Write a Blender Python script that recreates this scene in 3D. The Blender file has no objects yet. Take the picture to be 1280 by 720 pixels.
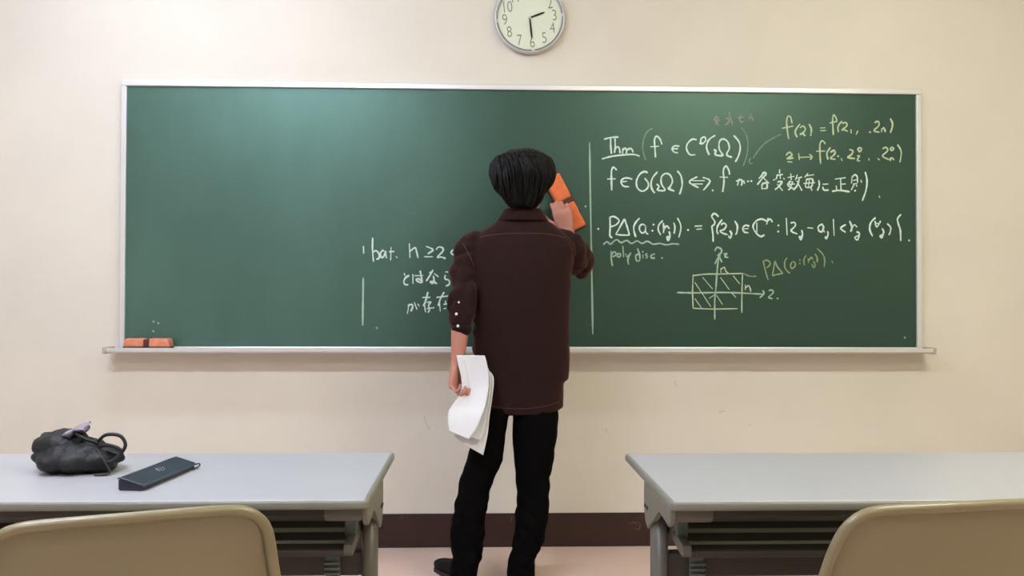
import bpy, bmesh, math, random
import numpy as np
from mathutils import Vector, Matrix, noise
from mathutils.bvhtree import BVHTree

random.seed(7)
SC = bpy.context.scene
COL = SC.collection
PI = math.pi

# ------------------------------------------------------------------ camera
F_PX, CAM_D = 1133.56, 4.0888
YAW, PITCH, ROLL = 0.0359, 0.0134, 0.0028
CAM = Vector((-0.2145, -CAM_D, 1.1139))
_r = Vector((math.cos(YAW), -math.sin(YAW), 0))
_f = Vector((math.sin(YAW), math.cos(YAW), 0))
_u = Vector((0, 0, 1))
FWD = _f*math.cos(PITCH) + _u*math.sin(PITCH)
_u2 = _u*math.cos(PITCH) - _f*math.sin(PITCH)
RIGHT = _r*math.cos(ROLL) + _u2*math.sin(ROLL)
UP = _u2*math.cos(ROLL) - _r*math.sin(ROLL)
cam_data = bpy.data.cameras.new('camera')
cam_data.sensor_width = 36.0
cam_data.lens = 36.0*F_PX/1280.0
cam_data.clip_start = 0.05
cam = bpy.data.objects.new('camera', cam_data)
COL.objects.link(cam)
M3 = Matrix((RIGHT, UP, -FWD)).transposed()
cam.matrix_world = Matrix.Translation(CAM) @ M3.to_4x4()
SC.camera = cam


def ray(px, py):
    return (FWD + RIGHT*((px-640)/F_PX) + UP*((360-py)/F_PX)).normalized()


def P(px, py, Y):
    """world point seen at photo pixel (px, py) on the upright plane y = Y"""
    d = ray(px, py)
    return CAM + d*((Y-CAM.y)/d.y)


def PZ(px, py, z):
    d = ray(px, py)
    return CAM + d*((z-CAM.z)/d.z)


# ------------------------------------------------------------------ light and exposure
SC.view_settings.view_transform = 'Standard'
SC.view_settings.look = 'None'
SC.view_settings.gamma = 1.0
SC.view_settings.use_curve_mapping = False
SC.view_settings.exposure = 0.09
world = bpy.data.worlds.new('world')
SC.world = world
world.use_nodes = True
world.node_tree.nodes['Background'].inputs[0].default_value = (0.9, 0.95, 1.0, 1)
world.node_tree.nodes['Background'].inputs[1].default_value = 0.05
CEIL = 3.00
# ceiling lights in rows parallel to the board: x centre, y, strength, colour, where
COOL, WARM = (0.91, 1.00, 1.22), (0.99, 1.00, 0.83)
LAMPS = [(-1.50, -0.96, 19, COOL, 'nearest the board, left'), (1.55, -0.96, 5, WARM, 'nearest the board, right'),
         (-1.50, -2.70, 58, COOL, 'in the second row from the board, left'), (1.55, -2.70, 57, WARM, 'in the second row from the board, right'),
         (-1.50, -4.50, 32, COOL, 'added for fill in an unseen third row, left'), (1.55, -4.50, 17, WARM, 'added for fill in an unseen third row, right')]  # unseen third row behind the camera, added as fill light


# ------------------------------------------------------------------ materials
def lin(c):
    c = c/255.0
    return c/12.92 if c <= 0.04045 else ((c+0.055)/1.055)**2.4


def rgb(r, g, b):
    return (lin(r), lin(g), lin(b), 1.0)


MATS = {}


def mat(name, col, rough=0.5, spec=0.5, metal=0.0, var=0.0, vscale=6.0, bump=0.0, bscale=60.0, col2=None,
        emit=None, sheen=0.0, coat=0.0, stretch=None):
    if name in MATS:
        return MATS[name]
    m = bpy.data.materials.new(name)
    m.use_nodes = True
    nt = m.node_tree
    b = nt.nodes['Principled BSDF']
    b.inputs['Base Color'].default_value = col
    b.inputs['Roughness'].default_value = rough
    b.inputs['Specular IOR Level'].default_value = spec
    b.inputs['Metallic'].default_value = metal
    if sheen:
        b.inputs['Sheen Weight'].default_value = sheen
        b.inputs['Sheen Roughness'].default_value = 0.45
        b.inputs['Sheen Tint'].default_value = (min(1, col[0]*14), min(1, col[1]*14), min(1, col[2]*14), 1)
    if coat:
        b.inputs['Coat Weight'].default_value = coat
        b.inputs['Coat Roughness'].default_value = 0.15
    if emit:
        b.inputs['Emission Color'].default_value = emit[0]
        b.inputs['Emission Strength'].default_value = emit[1]
    tc = nt.nodes.new('ShaderNodeTexCoord')
    vec = tc.outputs['Object']
    if stretch:
        mp = nt.nodes.new('ShaderNodeMapping')
        mp.inputs['Scale'].default_value = stretch
        nt.links.new(vec, mp.inputs['Vector'])
        vec = mp.outputs['Vector']
    if var:
        n = nt.nodes.new('ShaderNodeTexNoise')
        n.inputs['Scale'].default_value = vscale
        n.inputs['Detail'].default_value = 6
        n.inputs['Roughness'].default_value = 0.6
        nt.links.new(vec, n.inputs['Vector'])
        rp = nt.nodes.new('ShaderNodeValToRGB')
        rp.color_ramp.elements[0].position = 0.35
        rp.color_ramp.elements[1].position = 0.68
        c2 = col2 or tuple(min(1, x*(1+var)) for x in col[:3])+(1,)
        c1 = col if col2 else tuple(x*(1-var) for x in col[:3])+(1,)
        rp.color_ramp.elements[0].color = c1
        rp.color_ramp.elements[1].color = c2
        nt.links.new(n.outputs['Fac'], rp.inputs['Fac'])
        nt.links.new(rp.outputs['Color'], b.inputs['Base Color'])
    if bump:
        n2 = nt.nodes.new('ShaderNodeTexNoise')
        n2.inputs['Scale'].default_value = bscale
        n2.inputs['Detail'].default_value = 4
        nt.links.new(vec, n2.inputs['Vector'])
        bp = nt.nodes.new('ShaderNodeBump')
        bp.inputs['Strength'].default_value = bump
        bp.inputs['Distance'].default_value = 0.01
        nt.links.new(n2.outputs['Fac'], bp.inputs['Height'])
        nt.links.new(bp.outputs['Normal'], b.inputs['Normal'])
    MATS[name] = m
    return m


M_WALL = mat('cream_wall_paint', rgb(222, 216, 203), 0.85, 0.2, var=0.035, vscale=1.6, bump=0.08, bscale=160)
M_FLOOR = mat('beige_pink_vinyl', rgb(212, 186, 172), 0.5, 0.35, var=0.05, vscale=3.0, bump=0.03, bscale=90)
M_CEIL = mat('ceiling_board', rgb(232, 228, 220), 0.9, 0.2, bump=0.2, bscale=80)
M_BASE = mat('brown_vinyl_base', rgb(56, 36, 33), 0.45, 0.35, var=0.08, vscale=7.0)
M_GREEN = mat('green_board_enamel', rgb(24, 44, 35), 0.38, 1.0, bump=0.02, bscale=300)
def glare_dust_film(m):
    """glare painted into the left part of the board colour, mixed with wiped chalk dust: cloudy, with a ragged edge"""
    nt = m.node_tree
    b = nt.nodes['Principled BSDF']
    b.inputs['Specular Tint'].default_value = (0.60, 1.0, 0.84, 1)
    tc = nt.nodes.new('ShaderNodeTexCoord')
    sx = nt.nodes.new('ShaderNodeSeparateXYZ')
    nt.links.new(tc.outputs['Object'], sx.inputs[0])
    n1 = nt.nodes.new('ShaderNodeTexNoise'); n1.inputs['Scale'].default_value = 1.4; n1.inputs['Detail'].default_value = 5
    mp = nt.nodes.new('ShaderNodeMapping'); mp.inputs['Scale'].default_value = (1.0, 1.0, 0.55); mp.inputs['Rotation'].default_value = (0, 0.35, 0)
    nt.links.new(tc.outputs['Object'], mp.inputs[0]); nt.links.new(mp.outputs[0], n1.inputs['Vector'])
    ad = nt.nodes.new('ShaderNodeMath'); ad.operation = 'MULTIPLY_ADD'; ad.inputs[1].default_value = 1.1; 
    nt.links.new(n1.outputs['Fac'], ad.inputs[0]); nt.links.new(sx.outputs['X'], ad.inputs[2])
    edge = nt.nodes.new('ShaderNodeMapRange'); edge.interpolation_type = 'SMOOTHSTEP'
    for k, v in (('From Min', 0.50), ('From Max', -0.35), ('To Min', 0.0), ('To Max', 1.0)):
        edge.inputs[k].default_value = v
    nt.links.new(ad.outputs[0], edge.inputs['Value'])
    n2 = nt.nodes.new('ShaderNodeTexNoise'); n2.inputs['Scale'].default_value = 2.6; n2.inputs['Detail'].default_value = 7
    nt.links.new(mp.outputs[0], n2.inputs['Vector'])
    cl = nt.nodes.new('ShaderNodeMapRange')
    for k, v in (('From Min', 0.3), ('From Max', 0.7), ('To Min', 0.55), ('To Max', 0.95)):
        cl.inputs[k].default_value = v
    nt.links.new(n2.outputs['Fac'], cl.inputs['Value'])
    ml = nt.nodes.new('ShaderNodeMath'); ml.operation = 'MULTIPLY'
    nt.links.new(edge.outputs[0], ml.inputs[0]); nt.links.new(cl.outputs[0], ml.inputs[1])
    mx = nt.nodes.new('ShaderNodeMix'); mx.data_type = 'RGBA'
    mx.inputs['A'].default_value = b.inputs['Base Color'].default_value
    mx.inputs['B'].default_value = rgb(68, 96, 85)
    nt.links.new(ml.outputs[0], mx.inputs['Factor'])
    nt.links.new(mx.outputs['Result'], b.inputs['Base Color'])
glare_dust_film(M_GREEN)  # lighter left part: board glare painted into the colour, mixed with chalk dust
M_ALU = mat('satin_aluminium', rgb(222, 222, 222), 0.38, 0.5, metal=0.55, bump=0.02, bscale=200)
M_CAP = mat('grey_plastic_cap', rgb(176, 172, 158), 0.5)
M_CHALK = mat('white_chalk', rgb(212, 230, 220), 0.95, 0.1, var=0.12, vscale=180)
M_CHALK_FAINT = mat('faint_white_chalk', rgb(120, 146, 128), 0.95, 0.1, var=0.15, vscale=180)
M_CHALK_MID = mat('half_rubbed_white_chalk', rgb(160, 188, 170), 0.95, 0.1, var=0.15, vscale=180)
M_CHALK_YEL = mat('yellow_chalk', rgb(190, 206, 168), 0.95, 0.1, var=0.15, vscale=180)
M_CHALK_PALE = mat('pale_yellow_chalk', rgb(142, 158, 118), 0.95, 0.1, var=0.15, vscale=180)
M_CHALK_PINK = mat('faint_pink_chalk', rgb(152, 148, 142), 0.95, 0.1, var=0.15, vscale=180)
M_ORANGE = mat('orange_eraser_cloth', rgb(228, 122, 78), 0.9, 0.2, var=0.10, vscale=30, bump=0.2, bscale=250)
M_ORANGE2 = mat('dusty_orange_eraser_cloth', rgb(216, 138, 110), 0.9, 0.2, var=0.14, vscale=40, bump=0.2, bscale=250)
M_STRAP = mat('dark_brown_strap', rgb(84, 48, 40), 0.8)
M_FELT = mat('dark_felt', rgb(64, 44, 42), 0.95, 0.1)
M_CASE = mat('clock_silver_plastic', rgb(196, 196, 194), 0.35, 0.5, metal=0.25)
M_RING = mat('clock_dark_groove', rgb(122, 124, 126), 0.4, 0.5, metal=0.3)
M_DIAL = mat('clock_dial', rgb(222, 228, 208), 0.55)
M_NUM = mat('clock_numeral_ink', rgb(132, 136, 118), 0.6)
M_BLACK = mat('clock_hand_black', rgb(18, 20, 16), 0.5)
M_TOP = mat('pale_grey_laminate', rgb(168, 168, 171), 0.38, 0.45, var=0.02, vscale=3)
M_EDGE = mat('grey_green_edge_band', rgb(124, 123, 114), 0.45, 0.4)
M_STEEL = mat('taupe_grey_steel', rgb(98, 93, 85), 0.42, 0.4, metal=0.15)
M_STEEL_D = mat('dark_taupe_steel', rgb(62, 56, 52), 0.48, 0.4)
M_PLUG = mat('slate_plastic', rgb(92, 100, 94), 0.5)
M_BRKT = mat('grey_green_plastic', rgb(116, 113, 101), 0.45, 0.4)
M_CHAIR = mat('cream_plastic_shell', rgb(130, 119, 89), 0.30, 0.6, var=0.02, vscale=4)
M_CHROME = mat('chrome_tube', rgb(205, 205, 205), 0.2, 0.5, metal=0.9)
M_RUBBER = mat('black_rubber', rgb(25, 25, 25), 0.7)
M_CASEB = mat('navy_black_leatherette', rgb(28, 31, 46), 0.34, 0.5, bump=0.08, bscale=350)
M_PIPE = mat('navy_piping', rgb(58, 64, 80), 0.35)
M_SILVER = mat('silver_print', rgb(170, 174, 186), 0.4)
M_BAG = mat('black_nylon', rgb(18, 18, 20), 0.55, 0.4, bump=0.5, bscale=40)
M_CORD = mat('black_cord', rgb(18, 18, 20), 0.5)
M_LILAC = mat('lilac_grey_lining', rgb(150, 138, 150), 0.8)
M_SKIN = mat('skin', rgb(186, 128, 112), 0.5, 0.4, var=0.05, vscale=25)
M_HAIR = mat('black_hair', rgb(8, 8, 9), 0.45, 0.2, bump=0.25, bscale=160, stretch=(1, 1, 0.2))
M_SHIRT = mat('brown_cotton', rgb(36, 21, 19), 0.9, 0.15, var=0.06, vscale=20, sheen=0.6, bump=0.25, bscale=22, stretch=(1, 1, 0.35))
M_SEAM = mat('tan_stitching', rgb(92, 62, 53), 0.9)
M_TROUS = mat('black_twill', rgb(9, 8, 9), 0.95, 0.05, bump=0.3, bscale=16)
M_SHOE = mat('black_shoe_leather', rgb(8, 8, 8), 0.65, 0.2)
M_EYE = mat('eye_white', rgb(232, 228, 222), 0.25)
M_IRIS = mat('dark_iris', rgb(38, 26, 20), 0.2)
M_PEARL = mat('white_pearl_snap', rgb(235, 235, 230), 0.25)
M_PAPER = mat('white_paper', rgb(222, 222, 226), 0.8, 0.2)
M_MARK = mat('grey_scuff', rgb(196, 186, 172), 0.9)
M_MARK_L = mat('pale_scuff', rgb(92, 68, 64), 0.9)
M_HOUSING = mat('white_enamel', rgb(235, 235, 232), 0.4)


# ------------------------------------------------------------------ object helpers
def link(o, parent=None):
    COL.objects.link(o)
    if parent is not None:
        o.parent = parent
    return o


def obj(name, bm, material, parent=None, smooth=False, loc=None):
    """link a bmesh (in the parent's own space) as one mesh object"""
    me = bpy.data.meshes.new(name)
    bmesh.ops.recalc_face_normals(bm, faces=bm.faces)
    bm.to_mesh(me)
    bm.free()
    me.materials.append(material)
    if smooth:
        for p in me.polygons:
            p.use_smooth = True
    o = bpy.data.objects.new(name, me)
    link(o, parent)
    if loc is not None:
        o.location = loc
    return o


def tag(o, label, cat, group=None):
    o['label'] = label
    o['category'] = cat
    if group:
        o['group'] = group
    return o


def thing(name, label, cat, loc=(0, 0, 0), rotz=0.0, group=None):
    o = bpy.data.objects.new(name, None)
    COL.objects.link(o)
    o.location = loc
    o.rotation_euler = (0, 0, rotz)
    o.empty_display_size = 0.1
    return tag(o, label, cat, group)


def struct(name, bm, material, parent=None, smooth=False):
    o = obj(name, bm, material, parent, smooth)
    if parent is None:
        o['kind'] = 'structure'
    return o


def copy_tree(o, parent=None):
    c = o.copy()
    COL.objects.link(c)
    c.parent = parent
    for ch in list(o.children):
        copy_tree(ch, c)
    return c


def part_label(o, text):
    o['label'] = text
    return o


def box(bm, x0, x1, y0, y1, z0, z1, bev=0.0, seg=2, mtx=None):
    r = bmesh.ops.create_cube(bm, size=1.0)
    vs = r['verts']
    for v in vs:
        v.co = Vector((x0+(v.co.x+0.5)*(x1-x0), y0+(v.co.y+0.5)*(y1-y0), z0+(v.co.z+0.5)*(z1-z0)))
        if mtx is not None:
            v.co = mtx @ v.co
    if bev > 0:
        es = list({e for v in vs for e in v.link_edges})
        bmesh.ops.bevel(bm, geom=es, offset=bev, segments=seg, profile=0.5, affect='EDGES', clamp_overlap=True)


def ring_loft(bm, rings, cap=True, closed=False):
    """rings: lists of Vectors, all the same length"""
    vr = [[bm.verts.new(p) for p in r] for r in rings]
    n = len(vr[0])
    rng = range(len(vr)) if closed else range(len(vr)-1)
    for i in rng:
        a, b = vr[i], vr[(i+1) % len(vr)]
        for k in range(n):
            bm.faces.new((a[k], a[(k+1) % n], b[(k+1) % n], b[k]))
    if cap and not closed:
        bm.faces.new(list(reversed(vr[0])))
        bm.faces.new(vr[-1])
    return vr


def ell(c, ax, ay, n=24, p=2.0):
    out = []
    for k in range(n):
        t = 2*PI*k/n
        cs, sn = math.cos(t), math.sin(t)
        e = 2.0/p
        out.append(c + ax*(math.copysign(abs(cs)**e, cs)) + ay*(math.copysign(abs(sn)**e, sn)))
    return out


def tube(bm, pts, radii, n=14, flat=1.0, ref=None, round_ends=True, p=2.0):
    """limb-like tube along pts with a radius per point; flat = thickness ratio along the second axis"""
    pts = [Vector(q) for q in pts]
    if not isinstance(radii, (list, tuple)):
        radii = [radii]*len(pts)
    ts = []
    for i in range(len(pts)):
        a = pts[max(0, i-1)]
        b = pts[min(len(pts)-1, i+1)]
        ts.append((b-a).normalized())
    up = Vector(ref) if ref is not None else (Vector((0, 0, 1)) if abs(ts[0].z) < 0.9 else Vector((0, 1, 0)))
    rings = []
    x = (up - ts[0]*up.dot(ts[0])).normalized()
    if round_ends:
        for a in (0.15, 0.5, 0.8):
            s = math.sin(a*PI/2)
            c = math.cos(a*PI/2)
            y = ts[0].cross(x)
            rings.append(ell(pts[0]-ts[0]*radii[0]*c*0.9, x*radii[0]*s, y*radii[0]*s*flat, n, p))
    for i, q in enumerate(pts):
        x = (x - ts[i]*x.dot(ts[i])).normalized()
        y = ts[i].cross(x)
        rings.append(ell(q, x*radii[i], y*radii[i]*flat, n, p))
    if round_ends:
        for a in (0.8, 0.5, 0.15):
            s = math.sin(a*PI/2)
            c = math.cos(a*PI/2)
            y = ts[-1].cross(x)
            rings.append(ell(pts[-1]+ts[-1]*radii[-1]*c*0.9, x*radii[-1]*s, y*radii[-1]*s*flat, n, p))
    ring_loft(bm, rings)


def catmull(pts, sub=6):
    pts = [Vector(p) for p in pts]
    if len(pts) < 3:
        return pts
    out = []
    for i in range(len(pts)-1):
        p0 = pts[max(0, i-1)]
        p1, p2 = pts[i], pts[i+1]
        p3 = pts[min(len(pts)-1, i+2)]
        for k in range(sub):
            t = k/sub
            out.append(0.5*((2*p1) + (p2-p0)*t + (2*p0-5*p1+4*p2-p3)*t*t + (3*p1-p0-3*p2+p3)*t**3))
    out.append(pts[-1])
    return out


def ellipsoid(bm, c, rx, ry, rz, seg=20, rings=12, mtx=None):
    r = bmesh.ops.create_uvsphere(bm, u_segments=seg, v_segments=rings, radius=1.0)
    for v in r['verts']:
        q = Vector((v.co.x*rx, v.co.y*ry, v.co.z*rz))
        if mtx is not None:
            q = mtx @ q
        v.co = Vector(c)+q
    return r['verts']


def prism(bm, poly, axis, a, b):
    """extrude a 2-D outline along an axis: axis 'x' takes (y, z) outlines, 'y' takes (x, z), 'z' takes (x, y)"""
    def mk(p, t):
        return {'x': Vector((t, p[0], p[1])), 'y': Vector((p[0], t, p[1])), 'z': Vector((p[0], p[1], t))}[axis]
    v0 = [bm.verts.new(mk(p, a)) for p in poly]
    v1 = [bm.verts.new(mk(p, b)) for p in poly]
    n = len(poly)
    for i in range(n):
        bm.faces.new((v0[i], v0[(i+1) % n], v1[(i+1) % n], v1[i]))
    bm.faces.new(list(reversed(v0)))
    bm.faces.new(v1)


def remesh(o, voxel, smooth=4, fac=0.5):
    md = o.modifiers.new('remesh', 'REMESH')
    md.mode = 'VOXEL'
    md.voxel_size = voxel
    md.use_smooth_shade = True
    if smooth:
        s = o.modifiers.new('smooth', 'SMOOTH')
        s.iterations = smooth
        s.factor = fac
    return o


def apply_mods(o):
    """replace the mesh by its evaluated shape"""
    dg = bpy.context.evaluated_depsgraph_get()
    dg.update()
    me = bpy.data.meshes.new_from_object(o.evaluated_get(dg))
    old = o.data
    o.modifiers.clear()
    o.data = me
    bpy.data.meshes.remove(old)
    for p in me.polygons:
        p.use_smooth = True
    return o


def bvh_of(o):
    bm = bmesh.new()
    bm.from_mesh(o.data)
    bm.transform(o.matrix_world)
    t = BVHTree.FromBMesh(bm)
    bm.free()
    return t


# ------------------------------------------------------------------ the room
XL, XR, YB = -3.3, 3.3, -7.0
WALL_Y = 0.02
bm = bmesh.new(); box(bm, XL-0.1, XR+0.1, WALL_Y, WALL_Y+0.12, -0.1, CEIL+0.1); wall_front = struct('wall_front', bm, M_WALL)
bm = bmesh.new(); box(bm, XL-0.12, XL, YB, WALL_Y, -0.1, CEIL+0.1); struct('wall_left', bm, M_WALL)
bm = bmesh.new(); box(bm, XR, XR+0.12, YB, WALL_Y, -0.1, CEIL+0.1); struct('wall_right', bm, M_WALL)
bm = bmesh.new(); box(bm, XL-0.1, XR+0.1, YB-0.12, YB, -0.1, CEIL+0.1); struct('wall_back', bm, M_WALL)
bm = bmesh.new(); box(bm, XL, XR, YB, WALL_Y, -0.1, 0.0); struct('floor', bm, M_FLOOR)
bm = bmesh.new(); box(bm, XL, XR, YB, WALL_Y, CEIL, CEIL+0.1); struct('ceiling', bm, M_CEIL)
bm = bmesh.new(); box(bm, XL, XR, WALL_Y-0.006, WALL_Y, 0.0, 0.152, 0.002, 1); baseboard = struct('baseboard_front', bm, M_BASE)
bm = bmesh.new(); box(bm, XL, XL+0.006, YB, WALL_Y-0.006, 0.0, 0.152, 0.002, 1); struct('baseboard_left', bm, M_BASE)
bm = bmesh.new(); box(bm, XR-0.006, XR, YB, WALL_Y-0.006, 0.0, 0.152, 0.002, 1); struct('baseboard_right', bm, M_BASE)

# ------------------------------------------------------------------ ceiling lights
for x, y, st, lc, where in LAMPS:
    t = thing('ceiling_light', 'flush white ceiling light %s' % where, 'ceiling light', (x, y, CEIL), 0, 'flush ceiling lights')
    bm = bmesh.new()
    for x0, x1, y0, y1 in ((-0.63, 0.63, -0.13, -0.105), (-0.63, 0.63, 0.105, 0.13), (-0.63, -0.605, -0.105, 0.105), (0.605, 0.63, -0.105, 0.105)):
        box(bm, x0, x1, y0, y1, -0.03, 0.0, 0.003)
    obj('frame', bm, M_HOUSING, t)
    bm = bmesh.new(); prism(bm, [(-0.100, -0.004), (0.100, -0.004), (0.085, -0.060), (0.050, -0.075), (-0.050, -0.075), (-0.085, -0.060)], 'x', -0.600, 0.600)
    obj('diffuser', bm, mat('diffuser_glow_%s_%d' % ('cool' if lc is COOL else 'warm', st), rgb(250, 250, 245), 0.3, emit=(lc+(1,), st)), t)
# ------------------------------------------------------------------ the chalkboard
BW, BH, BZ = 3.57, 1.1589, 0.9035
board = thing('chalkboard', 'long green wall chalkboard with white handwriting and a silver frame', 'chalkboard', (0, 0, 0))
bm = bmesh.new(); box(bm, -BW/2-0.01, BW/2+0.01, 0.0, 0.018, BZ-0.01, BZ+BH+0.01)
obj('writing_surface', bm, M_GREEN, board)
FW = 0.026
for nm, (x0, x1, z0, z1) in (('top_rail', (-BW/2-FW, BW/2+FW, BZ+BH, BZ+BH+FW)), ('side_rail', (-BW/2-FW, -BW/2, BZ, BZ+BH)),
                             ('side_rail', (BW/2, BW/2+FW, BZ, BZ+BH)), ('bottom_rail', (-BW/2-FW, BW/2+FW, BZ-0.012, BZ))):
    bm = bmesh.new(); box(bm, x0, x1, -0.012, WALL_Y, z0, z1, 0.004)
    obj(nm, bm, M_ALU, board)
# tray: an open aluminium channel under the surface, with end caps
bm = bmesh.new()
prism(bm, [(0.0, BZ-0.012), (-0.092, BZ-0.012), (-0.096, BZ-0.001), (-0.100, BZ-0.001), (-0.100, BZ-0.017), (-0.093, BZ-0.023), (0.0, BZ-0.025), (WALL_Y, BZ-0.025), (WALL_Y, BZ-0.012)],
      'x', -BW/2-0.045, BW/2+0.03)
obj('chalk_tray', bm, M_ALU, board)
for x0, x1 in ((-BW/2-0.062, -BW/2-0.045), (BW/2+0.03, BW/2+0.046)):
    bm = bmesh.new(); box(bm, x0, x1, -0.102, 0.004, BZ-0.028, BZ+0.002, 0.006, 3)
    obj('end_cap', bm, M_CAP, board)


# ---- chalk strokes, traced on the board's surface
def strokes_bm(bm, strokes, w, y=-0.0004, th=0.0006, jit=0.12):
    for s in strokes:
        pts = [P(a, b, y) for a, b in s]
        if len(pts) == 1:
            c = pts[0]
            ring = [Vector((c.x+w*0.62*math.cos(k*PI/4), y, c.z+w*0.62*math.sin(k*PI/4))) for k in range(8)]
            ring_loft(bm, [ring, [q+Vector((0, -th, 0)) for q in ring]])
            continue
        pts = catmull(pts, 5)
        n = len(pts)
        rings = []
        for i, q in enumerate(pts):
            t = (pts[min(n-1, i+1)]-pts[max(0, i-1)])
            t.y = 0
            if t.length < 1e-7:
                t = Vector((1, 0, 0))
            t.normalize()
            nrm = Vector((-t.z, 0, t.x))
            hw = w*0.5*(1+random.uniform(-jit, jit))*(0.98+0.42*noise.noise(Vector((q.x*38, 0, q.z*38))))
            if i in (0, n-1):
                hw *= 0.7
            q = Vector((q.x, y, q.z))
            rings.append([q+nrm*hw, q+nrm*hw*0.5+Vector((0, -th, 0)), q-nrm*hw*0.5+Vector((0, -th, 0)), q-nrm*hw])
        ring_loft(bm, rings)


def tr(x0, y0, s, strokes):
    return [[(x0+a/s, y0+b/s) for a, b in st] for st in strokes]


A = lambda st: tr(745, 155, 8.0, st)
B = lambda st: tr(845, 130, 6.0, st)
Cc = lambda st: tr(940, 130, 6.0, st)
D = lambda st: tr(1030, 130, 5.539, st)
Ee = lambda st: tr(740, 260, 9.6, st)
Ff = lambda st: tr(855, 260, 9.0, st)
G = lambda st: tr(960, 255, 6.919, st)
H = lambda st: tr(840, 305, 7.2, st)
I = lambda st: tr(445, 295, 12.0, st)
J = lambda st: tr(495, 295, 12.0, st)
K = lambda st: tr(495, 330, 10.29, st)


def words(strokes, gap=7.5):
    """group strokes that stand close together, so that each word or symbol run is a piece of its own"""
    def bb(s):
        return [min(p[0] for p in s), min(p[1] for p in s), max(p[0] for p in s), max(p[1] for p in s)]
    cl = [(bb(s), [s]) for s in strokes]
    merged = True
    while merged:
        merged = False
        for i in range(len(cl)):
            for j in range(i+1, len(cl)):
                a, b = cl[i][0], cl[j][0]
                dx = max(0, a[0]-b[2], b[0]-a[2])
                dy = max(0, a[1]-b[3], b[1]-a[3])
                if math.hypot(dx, dy) < gap:
                    cl[i] = ([min(a[0], b[0]), min(a[1], b[1]), max(a[2], b[2]), max(a[3], b[3])], cl[i][1]+cl[j][1])
                    cl.pop(j)
                    merged = True
                    break
            if merged:
                break
    return [c[1] for c in cl]


def writing(label, material, w, *sets, name='chalk_writing'):
    for s in words([st for q in sets for st in q]):
        bm = bmesh.new()
        strokes_bm(bm, s, w)
        obj(name, bm, material, board)


W1 = 0.0076
# first line: Thm (f in C0(Omega))
writing('underlined heading and first formula in white chalk', M_CHALK, W1,
        A([[(80, 152), (150, 135), (225, 130)], [(147, 140), (147, 220), (155, 300)], [(190, 145), (192, 220), (185, 290)],
           [(187, 260), (215, 225), (235, 250), (240, 292)], [(268, 240), (265, 295)], [(268, 265), (290, 240), (305, 262), (303, 295)],
           [(305, 265), (325, 250), (355, 248), (372, 285)], [(60, 350), (150, 325), (280, 308), (380, 305), (437, 322)],
           [(660, 205), (640, 150), (605, 122), (585, 160), (590, 250), (595, 335)], [(543, 228), (630, 222)],
           [(835, 222), (790, 218), (762, 245), (780, 280), (820, 288)], [(765, 250), (820, 245)]]),
        B([[(155, 268), (120, 265), (85, 300), (80, 340), (105, 380), (145, 380)],
           [(175, 290), (195, 298), (222, 275), (215, 248), (190, 258), (185, 285), (195, 298)],
           [(295, 235), (250, 265), (230, 310), (235, 350), (250, 382)],
           [(282, 345), (300, 350), (295, 380), (350, 385), (325, 340), (325, 285), (350, 262), (385, 280), (400, 330), (380, 380), (420, 400)],
           [(432, 235), (470, 280), (482, 330), (468, 390), (445, 435)]]))
writing('faint large brackets and arrow line around the first formula', M_CHALK_FAINT, 0.006,
        A([[(565, 45), (520, 70), (480, 140), (467, 230), (480, 310), (500, 362)]]),
        B([[(490, 175), (525, 230), (540, 300), (530, 390), (503, 465)], [(560, 405), (548, 425), (555, 445), (575, 445)], [(585, 395), (575, 410)]]),
        Cc([[(220, 225), (150, 260), (90, 300), (50, 345), (10, 400)]]))
writing('faint pinkish scribble above the first formula', M_CHALK_PINK, 0.007,
        B([[(285, 125), (300, 95), (315, 110), (300, 135), (325, 158)], [(330, 120), (295, 150)], [(372, 110), (392, 108), (395, 135), (370, 160)],
           [(400, 60), (410, 110), (425, 160)], [(460, 105), (510, 98)], [(485, 85), (478, 120), (490, 135), (505, 130)],
           [(565, 75), (545, 125)], [(548, 105), (570, 100), (578, 128)]]))
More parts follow.
